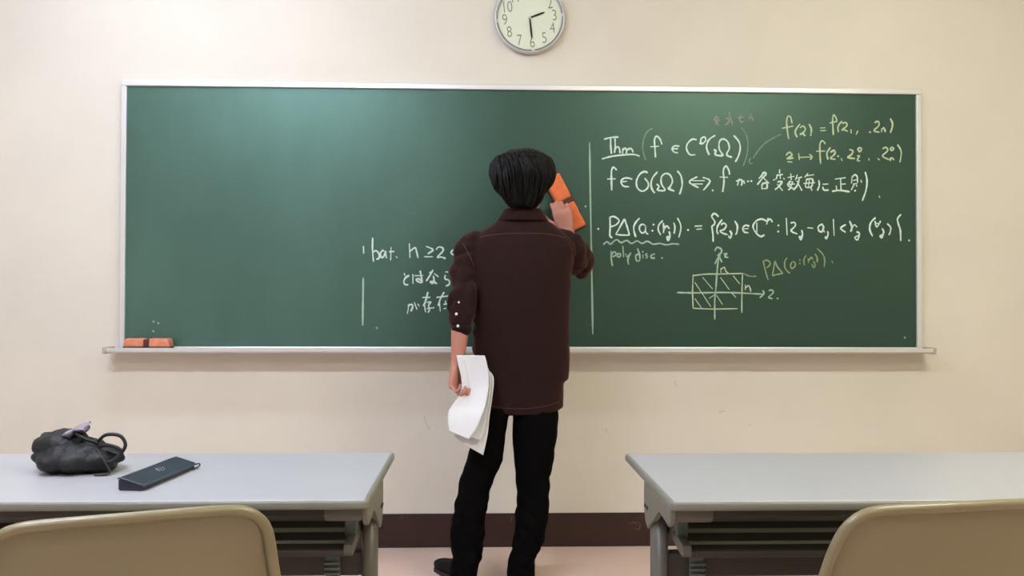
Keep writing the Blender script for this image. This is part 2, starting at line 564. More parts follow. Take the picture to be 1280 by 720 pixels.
# second line
writing('second formula line in white chalk', M_CHALK, W1,
        A([[(208, 462), (175, 432), (155, 470), (155, 560), (157, 665)], [(112, 550), (197, 548)],
           [(362, 552), (320, 540), (275, 545), (250, 578), (275, 620), (330, 628)], [(258, 580), (310, 572)],
           [(515, 492), (490, 475), (440, 500), (405, 570), (415, 640), (465, 672), (515, 640), (522, 590), (485, 540)],
           [(615, 478), (565, 540), (550, 610), (570, 670), (590, 688)],
           [(605, 600), (630, 625), (615, 660), (690, 662), (655, 600), (655, 530), (695, 495), (740, 510), (765, 570), (740, 630), (725, 645), (785, 672)],
           [(812, 468), (850, 520), (862, 600), (850, 660), (835, 705)]]),
        B([[(160, 545), (100, 585), (170, 628)], [(120, 575), (215, 575)], [(125, 600), (200, 600)], [(200, 550), (255, 577), (205, 648)], [(275, 648)],
           [(402, 530), (395, 495), (375, 465), (355, 500), (360, 580), (350, 660)], [(327, 548), (390, 550)],
           [(450, 580), (490, 568), (495, 590), (490, 612)], [(475, 560), (460, 612)], [(505, 572), (515, 598)], [(540, 580)], [(565, 578)]]),
        Cc([[(88, 510), (70, 540), (50, 560)], [(88, 510), (105, 525), (75, 560), (40, 605)], [(75, 545), (130, 595)], [(75, 600), (110, 592), (113, 635)], [(75, 600), (74, 640)], [(74, 636), (113, 633)],
            [(207, 490), (207, 520)], [(158, 572), (172, 566)], [(182, 535), (232, 528)], [(192, 530), (180, 565)], [(212, 530), (212, 562)], [(235, 555), (245, 566)],
            [(190, 585), (225, 582), (200, 620), (172, 642)], [(188, 600), (230, 650)],
            [(290, 520), (295, 570)], [(268, 552), (318, 542)], [(290, 575), (270, 610), (310, 635)], [(305, 580), (285, 635), (270, 640)], [(262, 605), (322, 600)],
            [(340, 530), (325, 570)], [(325, 560), (375, 548)], [(355, 560), (340, 610), (310, 645)], [(335, 575), (375, 650)],
            [(420, 520), (395, 550)], [(400, 540), (465, 530)], [(410, 560), (400, 620)], [(410, 565), (455, 565), (445, 620), (400, 625)], [(385, 597), (472, 590)], [(430, 572), (424, 618)], [(440, 625), (450, 650)],
            [(500, 570), (505, 610), (490, 650)], [(530, 602), (572, 600)], [(530, 620), (540, 645), (575, 645)]]),
        D([[(75, 520), (150, 510)], [(115, 515), (118, 600)], [(120, 555), (150, 553)], [(85, 565), (88, 605)], [(55, 605), (110, 598), (178, 608)],
           [(195, 500), (190, 550)], [(195, 505), (215, 490), (230, 505), (232, 545)], [(200, 530), (225, 525)], [(200, 555), (230, 550)], [(208, 560), (188, 595)], [(222, 558), (230, 572)], [(215, 600)], [(255, 525), (260, 545)],
           [(285, 470), (298, 530), (290, 600), (265, 670)], [(380, 635), (388, 650)]]))
# yellow lines, upper right
writing('two formula lines in yellowish chalk at upper right', M_CHALK_YEL, 0.0075,
        Cc([[(300, 145), (290, 100), (270, 92), (260, 130), (265, 200), (275, 262)], [(225, 182), (310, 165)], [(360, 150), (330, 190), (325, 220), (340, 250)],
            [(360, 180), (380, 165), (400, 185), (385, 215), (360, 230), (375, 220), (400, 240)], [(428, 150), (445, 190), (440, 240)],
            [(510, 180), (550, 178)], [(513, 200), (555, 198)],
            [(255, 385), (280, 362), (300, 385), (262, 410), (312, 405)], [(265, 432), (302, 436)], [(350, 370), (355, 420)], [(355, 400), (450, 397)], [(430, 375), (450, 397), (435, 418)],
            [(550, 300), (530, 275), (510, 300), (510, 380), (515, 448)], [(480, 355), (548, 352)]]),
        D([[(90, 115), (80, 90), (65, 75), (60, 120), (65, 215)], [(38, 132), (92, 120)], [(125, 118), (97, 155), (100, 195)],
           [(125, 135), (150, 128), (158, 150), (125, 180), (140, 178), (165, 190)], [(187, 175), (188, 203)], [(235, 185), (222, 212)], [(318, 195)],
           [(350, 130), (375, 120), (380, 150), (345, 185), (385, 195)], [(400, 170), (398, 195)], [(400, 178), (415, 165), (425, 195)],
           [(458, 100), (475, 140), (460, 200)],
           [(45, 300), (20, 340), (28, 385)], [(45, 335), (70, 320), (75, 345), (45, 375), (80, 383)], [(98, 362)], [(120, 375), (125, 395)],
           [(175, 315), (200, 325), (190, 350), (165, 370), (215, 378)], [(228, 360), (245, 360), (230, 390), (250, 395)], [(245, 300), (235, 315), (248, 330), (260, 312), (245, 300)],
           [(310, 375), (312, 392)], [(370, 375), (385, 388)], [(405, 310), (430, 300), (440, 325), (405, 360), (450, 385)], [(460, 370), (458, 390), (470, 372), (485, 388)],
           [(468, 298), (458, 312), (470, 322), (482, 308), (468, 298)], [(508, 280), (535, 330), (525, 405)]]))
# third line
writing('third formula line in white chalk', M_CHALK, W1,
        Ee([[(75, 250)], [(215, 105), (218, 230), (215, 330), (245, 358)], [(215, 110), (270, 105), (325, 150), (290, 200), (225, 225)],
            [(390, 130), (335, 230), (285, 318)], [(285, 318), (370, 325), (450, 325)], [(450, 325), (420, 220), (390, 130)], [(572, 120), (520, 180), (500, 250), (525, 350)],
            [(640, 215), (610, 195), (575, 215), (570, 260), (600, 300), (635, 280), (645, 220), (645, 290), (675, 315)], [(738, 200)], [(725, 272)],
            [(850, 150), (805, 200), (795, 260), (825, 325)], [(855, 180), (862, 250), (855, 300)], [(860, 260), (895, 215), (930, 250)],
            [(925, 280), (935, 330), (915, 388), (900, 350), (925, 345)], [(980, 175), (995, 230), (985, 310)], [(1025, 120), (1060, 190), (1065, 260), (1040, 355)]]),
        Ff([[(45, 248)], [(120, 205), (205, 200)], [(140, 240), (200, 235)], [(390, 100), (345, 62), (312, 95), (345, 150), (340, 185), (315, 210), (325, 290), (328, 380)],
            [(430, 130), (380, 200), (370, 260), (385, 295)], [(415, 190), (450, 170), (475, 200), (450, 240), (405, 260), (440, 285), (490, 300)], [(515, 255), (535, 290), (520, 340), (500, 310)],
            [(570, 145), (600, 200), (595, 270), (580, 300)], [(735, 205), (690, 195), (660, 230), (680, 270), (725, 278)], [(670, 235), (725, 230)],
            [(930, 150), (880, 125), (820, 140), (780, 190), (785, 240), (830, 300), (870, 320), (905, 300)], [(820, 165), (820, 270)], [(945, 110), (930, 185)], [(940, 150), (960, 125), (985, 140), (993, 160)]]),
        G([[(90, 185)], [(88, 238)], [(158, 120), (165, 270)], [(195, 165), (230, 160), (235, 190), (200, 232), (255, 260)], [(290, 225), (298, 260), (285, 310), (270, 280), (290, 290)],
           [(340, 205), (390, 210)], [(465, 175), (435, 195), (440, 230), (465, 240), (480, 200), (462, 170)], [(470, 210), (490, 245)], [(515, 235), (520, 260), (505, 300), (495, 280)],
           [(565, 130), (572, 275)], [(672, 178), (628, 210), (672, 245)], [(705, 145), (725, 200), (715, 240)], [(722, 215), (745, 180), (770, 200)], [(765, 240), (790, 255), (775, 310), (750, 290), (780, 275)],
           [(930, 118), (890, 160), (880, 220), (905, 280)], [(925, 145), (940, 200), (975, 145)], [(930, 165), (957, 170)], [(985, 210), (1000, 240), (985, 290), (970, 275), (995, 265)],
           [(1030, 170), (1060, 200), (1058, 240), (1045, 268)], [(1150, 90), (1120, 130), (1130, 180), (1145, 230), (1148, 320)], [(1220, 315)]]))
writing('wavy underline and two words below it', M_CHALK_MID, 0.0072,
        Ee([[(135, 440), (180, 405), (220, 435), (260, 400), (300, 380), (350, 415), (415, 390), (475, 425), (540, 395), (600, 425), (665, 400), (735, 435), (810, 425), (890, 442), (960, 430), (1045, 435)]]),
        Ee([[(232, 515), (230, 600), (245, 695)], [(235, 560), (265, 525), (290, 550), (265, 580), (240, 575)], [(320, 540), (300, 570), (320, 590), (345, 565), (325, 540)], [(370, 455), (380, 590)],
            [(400, 545), (420, 590)], [(465, 535), (430, 620), (440, 680)], [(465, 535), (420, 592)], [(545, 485), (570, 560), (570, 630), (535, 630), (525, 570), (560, 555)], [(610, 560), (612, 605)], [(610, 525)],
            [(665, 545), (640, 560), (665, 580), (645, 605)], [(755, 550), (710, 570), (715, 600), (755, 600)], [(840, 600)]]))
writing('coordinate axes with a hatched rectangle', M_CHALK_MID, 0.0075,
        H([[(420, 120), (405, 250), (395, 400), (385, 500), (385, 680)], [(385, 180), (420, 120), (450, 165)], [(45, 437), (200, 440), (500, 437), (820, 452)], [(815, 418), (828, 445), (790, 485)],
           [(870, 420), (900, 415), (910, 440), (870, 480), (905, 492)], [(950, 490)]]),
        Ff([[(345, 485), (370, 445), (415, 460), (420, 500), (380, 535), (415, 540)], [(445, 520), (480, 515), (460, 545), (500, 560)]]), name='chalk_drawing')
writing('rectangle with slanted hatching in thin pale chalk', M_CHALK_YEL, 0.0055,
        H([[(190, 275), (185, 420), (190, 580)], [(190, 285), (300, 272), (430, 270), (640, 265)], [(635, 270), (630, 400), (628, 620)], [(190, 578), (350, 585), (590, 582)],
           [(205, 345), (350, 565)], [(205, 490), (265, 575)], [(275, 300), (365, 405)], [(435, 300), (515, 410)], [(535, 440), (575, 480)], [(550, 285), (610, 360)], [(400, 460), (455, 545)], [(335, 490), (385, 455)],
           [(440, 215), (440, 260)], [(440, 230), (470, 210), (485, 245), (510, 265)], [(660, 365), (660, 415)], [(662, 395), (690, 375), (705, 405), (708, 430)]]), name='chalk_drawing')
writing('slanted pale yellow caption beside the drawing', M_CHALK_PALE, 0.0065,
        H([[(640, 265), (700, 290), (760, 290)], [(820, 150), (835, 220), (865, 325)], [(820, 160), (850, 145), (885, 170), (870, 200), (850, 215)]]),
        G([[(60, 490), (80, 540), (128, 600)], [(128, 600), (75, 610), (38, 622)], [(38, 622), (50, 550), (60, 490)], [(165, 465), (145, 500), (150, 560), (190, 600)], [(210, 500), (195, 530), (205, 558), (232, 540), (235, 510), (215, 495)],
           [(275, 485)], [(275, 515)], [(330, 445), (310, 480), (315, 530)], [(345, 470), (352, 510)], [(350, 490), (375, 460), (385, 480)], [(395, 495), (408, 530), (395, 550), (380, 520)],
           [(405, 430), (425, 465), (425, 505)], [(425, 385), (470, 430), (490, 480), (485, 545)], [(550, 490), (562, 512)]]))
# left block
writing('three short lines of white chalk at lower left', M_CHALK, 0.0075,
        I([[(112, 150), (115, 265)], [(250, 25), (248, 200), (262, 385)], [(250, 250), (300, 220), (345, 270), (345, 330), (305, 350)], [(415, 210), (370, 250), (375, 310), (405, 320), (435, 260), (440, 225), (445, 280), (460, 335)],
           [(525, 165), (520, 365)], [(495, 235), (575, 232)], [(600, 305), (620, 330)]]),
        J([[(200, 110), (210, 330)], [(210, 230), (285, 175), (310, 240), (330, 330)], [(450, 155), (555, 205), (475, 268)], [(425, 310), (555, 312)],
           [(600, 205), (640, 165), (700, 180), (700, 230), (620, 318), (680, 315), (745, 340)], [(890, 220), (870, 280), (830, 260), (840, 220), (890, 205), (940, 240), (935, 275)]]),
        K([[(105, 115), (115, 150)], [(170, 145), (120, 180), (100, 230), (120, 265), (160, 265)], [(218, 130), (218, 255)], [(240, 150), (350, 148)], [(310, 85), (325, 160), (335, 235), (285, 228), (260, 200), (290, 190), (330, 220)],
           [(475, 75), (440, 140), (390, 220)], [(425, 110), (470, 105)], [(490, 120), (545, 165)], [(480, 150), (490, 220), (470, 250), (440, 230), (480, 225), (525, 255)],
           [(635, 100), (670, 105)], [(635, 140), (630, 190), (680, 210), (685, 260), (640, 285)],
           [(170, 510), (145, 640)], [(150, 540), (200, 520), (215, 550), (190, 610)], [(235, 490), (270, 585)], [(280, 510), (300, 545)],
           [(340, 430), (440, 430)], [(410, 360), (380, 480), (350, 540)], [(365, 520), (380, 620)], [(400, 495), (450, 490), (420, 530), (430, 590), (410, 625)], [(395, 575), (495, 560)],
           [(520, 430), (680, 410)], [(620, 360), (570, 450), (545, 540)], [(560, 500), (570, 610)], [(635, 470), (640, 520)], [(610, 520), (655, 515)], [(610, 575), (645, 570)]]))
writing('short upright chalk line at lower left', M_CHALK_MID, 0.009, [[(454, 347), (453.7, 375), (453.3, 407)]], name='chalk_line')
writing('long upright chalk line dividing the board', M_CHALK_MID, 0.0075, [[(737, 178), (738, 250), (739.5, 330), (741, 418)]], name='chalk_line')
writing('stray chalk dots', M_CHALK_MID, 0.0075, [[(192, 402)], [(198, 404)], [(191.5, 414)], [(471, 410)], [(732, 258)], [(1131, 422)]], name='chalk_dots')


# ------------------------------------------------------------------ erasers
def make_eraser(name, label, L, Wd, T, cloth, group=None):
    t = thing(name, label, 'chalkboard eraser', group=group)
    # x along the length, y across, z from the felt (0) to the back (T)
    bm = bmesh.new(); box(bm, -L/2, L/2, -Wd/2, Wd/2, 0, T*0.28, 0.004)
    for i in range(6):
        x = -L/2+L*(i+0.5)/6
        box(bm, x-0.010, x+0.010, -Wd/2-0.003, Wd/2+0.003, 0.001, T*0.2, 0.002)
    obj('felt_pad', bm, M_FELT, t)
    for s in (-1, 1):
        bm = bmesh.new()
        x0, x1 = (0.011, L/2) if s > 0 else (-L/2, -0.011)
        box(bm, x0, x1, -Wd/2, Wd/2, T*0.24, T)
        for v in bm.verts:
            if v.co.z > T*0.9:
                v.co.y *= 0.86
                if abs(v.co.x) > 0.02:
                    v.co.x -= s*0.007
        bmesh.ops.bevel(bm, geom=list(bm.edges), offset=0.007, segments=3, profile=0.5, affect='EDGES')
        bmesh.ops.subdivide_edges(bm, edges=[e for e in bm.edges if e.calc_length() > 0.03], cuts=6, use_grid_fill=True)
        for v in bm.verts:
            k = noise.noise(v.co*38+Vector((3*s, 0, 0)))
            v.co += v.co.normalized()*k*0.0022
        obj('cushion', bm, cloth, t, True)
    bm = bmesh.new(); box(bm, -0.012, 0.012, -Wd/2+0.001, Wd/2-0.001, T*0.22, T*0.93, 0.004)
    obj('strap', bm, M_STRAP, t)
    return t


er = make_eraser('chalkboard_eraser', 'orange chalkboard eraser lying at the left end of the chalk tray', 0.205, 0.062, 0.050, M_ORANGE2)
q = P(186, 436, -0.045)
er.location = (q.x, -0.050, BZ-0.0118)
er.rotation_euler = (0.0, 0, -0.03)

# held against the board by the person
ERA = P(706.5, 253, -0.03)
er2 = make_eraser('chalkboard_eraser', 'orange chalkboard eraser held against the board in the raised right hand', 0.27, 0.082, 0.046, M_ORANGE)
_dir = (P(727, 289, -0.03)-P(690, 217, -0.03)).normalized()
_out = Vector((0, -1, 0))
_side = _out.cross(_dir).normalized()
er2.matrix_world = Matrix.Translation(Vector((ERA.x, -0.002, ERA.z))) @ Matrix((_dir, _side, _out)).transposed().to_4x4()

# ------------------------------------------------------------------ wall clock
cl = P(662.5, 20.5, -0.03)
clock = thing('wall_clock', 'round silver wall clock above the chalkboard showing half past two', 'clock', (cl.x, WALL_Y, cl.z))
CR = 0.163
ROT = Matrix.Rotation(-0.105, 4, 'Y')     # hangs slightly askew


def lathe(bm, prof, n=64):
    rings = []
    for k in range(n):
        a = 2*PI*k/n
        rings.append([Vector((r*math.cos(a), y, r*math.sin(a))) for r, y in prof])
    vr = [[bm.verts.new(p) for p in r] for r in rings]
    m = len(prof)
    for k in range(n):
        a, b = vr[k], vr[(k+1) % n]
        for i in range(m-1):
            bm.faces.new((a[i], a[i+1], b[i+1], b[i]))


bm = bmesh.new(); lathe(bm, [(0.05, 0.0), (CR-0.012, 0.0), (CR-0.002, -0.010), (CR, -0.022), (CR-0.003, -0.032), (CR-0.009, -0.036), (CR-0.0135, -0.033), (CR-0.016, -0.028), (0.05, -0.027)])
obj('case', bm, M_CASE, clock, True)
bm = bmesh.new()
for k in range(4):      # dark arcs set in the rim, with gaps at the quarters
    a0, a1 = k*PI/2+0.055, (k+1)*PI/2-0.055
    rings = []
    for i in range(25):
        a = a0+(a1-a0)*i/24
        c, s = math.cos(a), math.sin(a)
        rings.append([Vector((r*c, y, r*s)) for r, y in ((CR-0.0175, -0.029), (CR-0.0175, -0.0345), (CR-0.0115, -0.0362), (CR-0.0115, -0.029))])
    ring_loft(bm, rings)
bm.transform(ROT)
obj('rim_groove', bm, M_RING, clock)
bm = bmesh.new(); bmesh.ops.create_circle(bm, cap_ends=True, segments=64, radius=CR-0.015)
bm.transform(Matrix.Translation((0, -0.028, 0)) @ Matrix.Rotation(PI/2, 4, 'X'))
obj('dial', bm, M_DIAL, clock)


def text_bm(bm, txt, size, mtx):
    cu = bpy.data.curves.new('t', 'FONT')
    cu.body = txt
    cu.size = size
    cu.align_x = 'CENTER'
    cu.align_y = 'CENTER'
    cu.extrude = 0.0004
    cu.offset = -0.0006
    to = bpy.data.objects.new('t', cu)
    COL.objects.link(to)
    dg = bpy.context.evaluated_depsgraph_get()
    me = bpy.data.meshes.new_from_object(to.evaluated_get(dg))
    me.transform(mtx)
    bm.from_mesh(me)
    bpy.data.meshes.remove(me)
    bpy.data.objects.remove(to)
    bpy.data.curves.remove(cu)


for h in range(1, 13):
    a = PI/2-h*PI/6
    bm = bmesh.new()
    text_bm(bm, str(h), 0.064, ROT @ Matrix.Translation((0.113*math.cos(a), -0.0286, 0.113*math.sin(a))) @ Matrix.Rotation(PI/2, 4, 'X') @ Matrix.Diagonal((0.82, 1.12, 1, 1)))
    obj('numeral', bm, M_NUM, clock)


def hand_bm(L, w, y, ang):
    bm = bmesh.new()
    prism(bm, [(-w*0.35, -0.006), (w*0.35, -0.006), (w*0.5, L*0.55), (w*0.42, L*0.85), (0, L), (-w*0.42, L*0.85), (-w*0.5, L*0.55)], 'y', y, y-0.0012)
    bm.transform(ROT @ Matrix.Rotation(ang, 4, 'Y'))
    return bm


obj('hour_hand', hand_bm(0.075, 0.0095, -0.030, 75*PI/180), M_BLACK, clock)
obj('minute_hand', hand_bm(0.098, 0.0085, -0.0318, PI), M_BLACK, clock)
bm = bmesh.new(); ellipsoid(bm, (0, -0.0325, 0), 0.006, 0.003, 0.006, 16, 8)
obj('hub', bm, M_CASE, clock, True)

# ------------------------------------------------------------------ scuffs on the wall and on the base
bm = bmesh.new(); strokes_bm(bm, [[(530, 520), (533, 529), (537, 537)]], 0.004, y=WALL_Y-0.0004, th=0.0003)
strokes_bm(bm, [[(899, 517), (902, 514), (906, 514)], [(937, 531)], [(843, 476), (846, 483)], [(757, 535), (760, 541)]], 0.005, y=WALL_Y-0.0004, th=0.0003)
obj('scuff_mark', bm, M_MARK, wall_front)
bm = bmesh.new(); strokes_bm(bm, [[(787, 655), (793, 653), (797, 657)], [(792, 660), (798, 662), (801, 656)], [(796, 652), (800, 655), (798, 664)], [(510, 646)], [(640, 645), (639, 652)], [(500, 648), (504, 645)]], 0.0055, y=WALL_Y-0.0066, th=0.0003)
obj('scuff_mark', bm, M_MARK_L, baseboard)
# ------------------------------------------------------------------ desks
DW, DD, DZ = 1.5, 0.60, 0.70


def make_desk(name, label, loc):
    t = thing(name, label, 'desk', loc, 0, 'folding classroom desks')
    hx, hy = DW/2, DD/2
    bm = bmesh.new(); box(bm, -hx+0.008, hx-0.008, -hy+0.008, hy-0.008, DZ-0.018, DZ, 0.0015, 1)
    obj('tabletop', bm, M_TOP, t)
    # rounded edge band all round
    bm = bmesh.new()
    box(bm, -hx, hx, -hy, hy, DZ-0.0195, DZ-0.0012)
    vert = [e for e in bm.edges if abs(e.verts[0].co.z-e.verts[1].co.z) > 0.01]
    bmesh.ops.bevel(bm, geom=vert, offset=0.014, segments=5, profile=0.5, affect='EDGES')
    flat = [e for e in bm.edges if abs(e.verts[0].co.z-e.verts[1].co.z) < 1e-5]
    bmesh.ops.bevel(bm, geom=flat, offset=0.005, segments=3, profile=0.5, affect='EDGES')
    obj('edge_band', bm, M_EDGE, t, True)
    # steel rails under the top
    for nm, y0, y1 in (('front_rail', -hy+0.022, -hy+0.062), ('rear_rail', hy-0.062, hy-0.022)):
        bm = bmesh.new(); box(bm, -hx+0.05, hx-0.05, y0, y1, DZ-0.037, DZ-0.018, 0.002)
        obj(nm, bm, M_STEEL_D, t)
    for s in (-1, 1):
        bm = bmesh.new()
        prism(bm, [(s*(hx-0.012), DZ-0.018), (s*(hx-0.012), DZ-0.040), (s*(hx-0.018), DZ-0.046), (s*(hx-0.086), DZ-0.046), (s*(hx-0.092), DZ-0.040), (s*(hx-0.092), DZ-0.018)], 'y', -hy+0.018, -hy+0.075)
        obj('corner_block', bm, M_STEEL, t)
        # end bracket: wide under the top, with an arched notch in front of the leg
        bm = bmesh.new()
        prism(bm, [(0.012, DZ-0.018), (0.016, DZ-0.05), (0.014, DZ-0.08), (-0.004, DZ-0.112), (-0.030, DZ-0.122), (-0.090, DZ-0.090), (-0.100, DZ-0.086), (-0.165, DZ-0.048), (-0.185, DZ-0.046),
                   (-0.262, DZ-0.060), (-0.282, DZ-0.050), (-0.290, DZ-0.018)], 'x', s*(hx-0.001), s*(hx-0.013))
        bmesh.ops.bevel(bm, geom=[e for e in bm.edges if abs(e.verts[0].co.x-e.verts[1].co.x) < 1e-5], offset=0.003, segments=2, profile=0.5, affect='EDGES')
        b = obj('bracket', bm, M_BRKT, t)
        for yy in (-0.035, -0.010):
            bm = bmesh.new()
            bmesh.ops.create_cone(bm, segments=12, radius1=0.0045, radius2=0.0045, depth=0.003, cap_ends=True)
            bm.transform(Matrix.Translation((s*hx, yy, DZ-0.072)) @ Matrix.Rotation(PI/2, 4, 'Y'))
            obj('screw', bm, M_RUBBER, b)
        # leg with foot
        lx = s*(hx-0.024)
        bm = bmesh.new()
        ring_loft(bm, [ell(Vector((lx, -0.055, z)), Vector((0.017, 0, 0)), Vector((0, 0.042, 0)), 28, 3.2) for z in (0.045, 0.35, DZ-0.045)])
        obj('leg', bm, M_STEEL, t, True)
        bm = bmesh.new(); box(bm, lx-0.018, lx+0.018, -0.27, 0.25, 0.018, 0.05, 0.010, 3)
        f = obj('foot', bm, M_STEEL, t)
        for yy in (-0.25, 0.23):
            bm = bmesh.new()
            bmesh.ops.create_cone(bm, segments=18, radius1=0.016, radius2=0.013, depth=0.02, cap_ends=True)
            bm.transform(Matrix.Translation((lx, yy, 0.010)))
            obj('foot_pad', bm, M_RUBBER, f)
        # shelf arm, hung from a plastic plug
        ax = s*(hx-0.050)
        bm = bmesh.new()
        prism(bm, [(0.075, 0.624), (0.075, 0.604), (-0.19, 0.568), (-0.225, 0.566), (-0.232, 0.574), (-0.228, 0.590), (-0.20, 0.594)], 'x', ax-0.009, ax+0.009)
        obj('shelf_arm', bm, M_STEEL, t)
        bm = bmesh.new(); box(bm, ax-0.013-0.004*s, ax+0.013-0.004*s, -0.165, -0.125, 0.592, 0.650, 0.003)
        box(bm, ax-0.006, ax+0.006, -0.16, -0.13, 0.648, 0.674)
        obj('shelf_hanger', bm, M_PLUG, t)
        # ribbed bumper on the cross beam
        bx = s*(hx-0.105)
        bm = bmesh.new(); box(bm, bx-0.016, bx+0.016, -0.090, -0.074, 0.470, 0.528, 0.003)
        for k in range(4):
            box(bm, bx-0.018, bx+0.018, -0.098, -0.086, 0.474+k*0.012, 0.480+k*0.012, 0.001, 1)
        obj('bumper', bm, M_PLUG, t)
    # shelf: a nearly level sheet with raised bars and a front bar
    bm = bmesh.new()
    prism(bm, [(0.07, 0.582), (0.07, 0.579), (-0.20, 0.567), (-0.20, 0.570)], 'x', -hx+0.06, hx-0.06)
    sh = obj('shelf', bm, M_STEEL_D, t)
    for yy, z0, z1 in ((0.03, 0.578, 0.591), (-0.06, 0.574, 0.585), (-0.145, 0.570, 0.5785)):
        bm = bmesh.new(); box(bm, -hx+0.062, hx-0.062, yy-0.004, yy+0.004, z0, z1, 0.002)
        obj('shelf_rib', bm, M_CAP, sh)
    bm = bmesh.new(); box(bm, -hx+0.058, hx-0.058, -0.222, -0.206, 0.563, 0.577, 0.003)
    obj('shelf_bar', bm, M_STEEL_D, sh)
    # cross beam between the legs
    bm = bmesh.new(); box(bm, -hx+0.030, hx-0.030, -0.075, -0.045, 0.478, 0.535, 0.004)
    obj('cross_beam', bm, M_STEEL_D, t)
    return t


deskL = make_desk('folding_desk', 'pale grey folding desk on the left, with the black pen case on it', (-0.443-DW/2, -1.905, 0))
deskR = make_desk('folding_desk', 'pale grey folding desk on the right, with nothing on its top', (0.180+DW/2, -1.935, 0))


# ------------------------------------------------------------------ chairs
def make_chair(name, label, loc, rot):
    t = thing(name, label, 'chair', loc, rot, 'cream plastic classroom chairs')
    # side profile of the shell, back top to seat front: (y forward, z, half width)
    prof = [(0.000, 0.785), (0.006, 0.755), (0.015, 0.71), (0.026, 0.66), (0.038, 0.61), (0.050, 0.56), (0.064, 0.51), (0.086, 0.470), (0.120, 0.447), (0.17, 0.434), (0.24, 0.430), (0.32, 0.434), (0.39, 0.440), (0.43, 0.436), (0.45, 0.424)]
    prof = [(p.x, p.y) for p in catmull([(a, b, 0) for a, b in prof], 4)]
    L = [0]
    for i in range(1, len(prof)):
        L.append(L[-1]+math.hypot(prof[i][0]-prof[i-1][0], prof[i][1]-prof[i-1][1]))

    def half(s):
        w = 0.196+0.052*min(1, s/0.30)
        if s > 0.36:
            w = 0.248-0.045*((s-0.36)/(L[-1]-0.36))**1.5
        rc = 0.046
        if s < rc:
            w -= rc-math.sqrt(max(0, rc*rc-(rc-s)**2))
        e = L[-1]-s
        if e < 0.06:
            w -= 0.06-math.sqrt(max(0, 0.06**2-(0.06-e)**2))
        return w
    NU = 24
    bm = bmesh.new()
    grid = []
    svals = [L[-1]*(1-math.cos(PI*i/60))/2 if False else L[-1]*i/60 for i in range(61)]
    svals = [0, 0.0004, 0.0012, 0.002, 0.0035, 0.006, 0.012, 0.02, 0.03, 0.042, 0.055]+[v for v in svals if 0.064 < v < L[-1]-0.05]+[L[-1]-x for x in (0.045, 0.03, 0.018, 0.008, 0.002, 0)]

    def at_s(s):
        for i in range(1, len(L)):
            if s <= L[i]+1e-9:
                k = (s-L[i-1])/(L[i]-L[i-1])
                return (prof[i-1][0]+(prof[i][0]-prof[i-1][0])*k, prof[i-1][1]+(prof[i][1]-prof[i-1][1])*k)
        return prof[-1]
    for s in svals:
        y, z = at_s(s)
        w = half(s)
        row = []
        for j in range(NU+1):
            u = -1+2*j/NU
            dish = 0.030*u*u*max(0, min(1, (0.42-s)/0.2))*min(1, 0.4+s/0.15)
            dz = 0.003*(1-u*u)*(1 if s < 0.05 else max(0, 1-(s-0.05)/0.1)) if s < 0.15 else 0
            zz = z+dz-(0.003 if s < 0.05 else 0.003*max(0, 1-(s-0.05)/0.1) if s < 0.15 else 0)
            if s > 0.42:
                zz += 0.018*u*u*min(1, (s-0.42)/0.15)
            row.append(bm.verts.new((u*w, y+dish, zz)))
        grid.append(row)
    for a, b in zip(grid[:-1], grid[1:]):
        for j in range(NU):
            bm.faces.new((a[j], a[j+1], b[j+1], b[j]))
    bmesh.ops.remove_doubles(bm, verts=bm.verts, dist=1e-5)
    bmesh.ops.recalc_face_normals(bm, faces=bm.faces)
    # border loop for the rolled rim
    be = [e for e in bm.edges if e.is_boundary]
    nxt = {}
    for e in be:
        for a, b in ((e.verts[0], e.verts[1]), (e.verts[1], e.verts[0])):
            nxt.setdefault(a, []).append(b)
    v = be[0].verts[0]
    loop, prev = [v], None
    while True:
        c = [q for q in nxt[loop[-1]] if q is not prev]
        prev = loop[-1]
        if c[0] is loop[0]:
            break
        loop.append(c[0])
    # resample the border evenly so the rim sweeps without kinks
    raw = [q.co.copy() for q in loop]
    rn = [q.normal.copy() for q in loop]
    ref0 = Vector((0, -1, -0.9))
    rn = [q if q.dot(ref0) > 0 else -q for q in rn]
    cum = [0]
    for i in range(len(raw)):
        cum.append(cum[-1]+(raw[(i+1) % len(raw)]-raw[i]).length)
    bnd, nrm = [], []
    i = 0
    for k in range(150):
        sl = cum[-1]*k/150
        while cum[i+1] < sl:
            i += 1
        f = (sl-cum[i])/max(1e-9, cum[i+1]-cum[i])
        j = (i+1) % len(raw)
        bnd.append(raw[i].lerp(raw[j], f))
        nrm.append(rn[i].lerp(rn[j], f).normalized())
    for _ in range(3):
        bnd = [(bnd[i-1]+bnd[i]*2+bnd[(i+1) % 150])/4 for i in range(150)]
        nrm = [(nrm[i-1]+nrm[i]*2+nrm[(i+1) % 150]).normalized() for i in range(150)]
    o = obj('shell', bm, M_CHAIR, t, True)
    md = o.modifiers.new('thickness', 'SOLIDIFY')
    md.thickness = 0.004
    md.offset = 0
    # rolled rim
    bm = bmesh.new()
    n = len(bnd)
    for _ in range(2):
        nrm = [(nrm[i-1]+nrm[i]*2+nrm[(i+1) % n]).normalized() for i in range(n)]
    rings = []
    cen = sum(bnd, Vector())/n
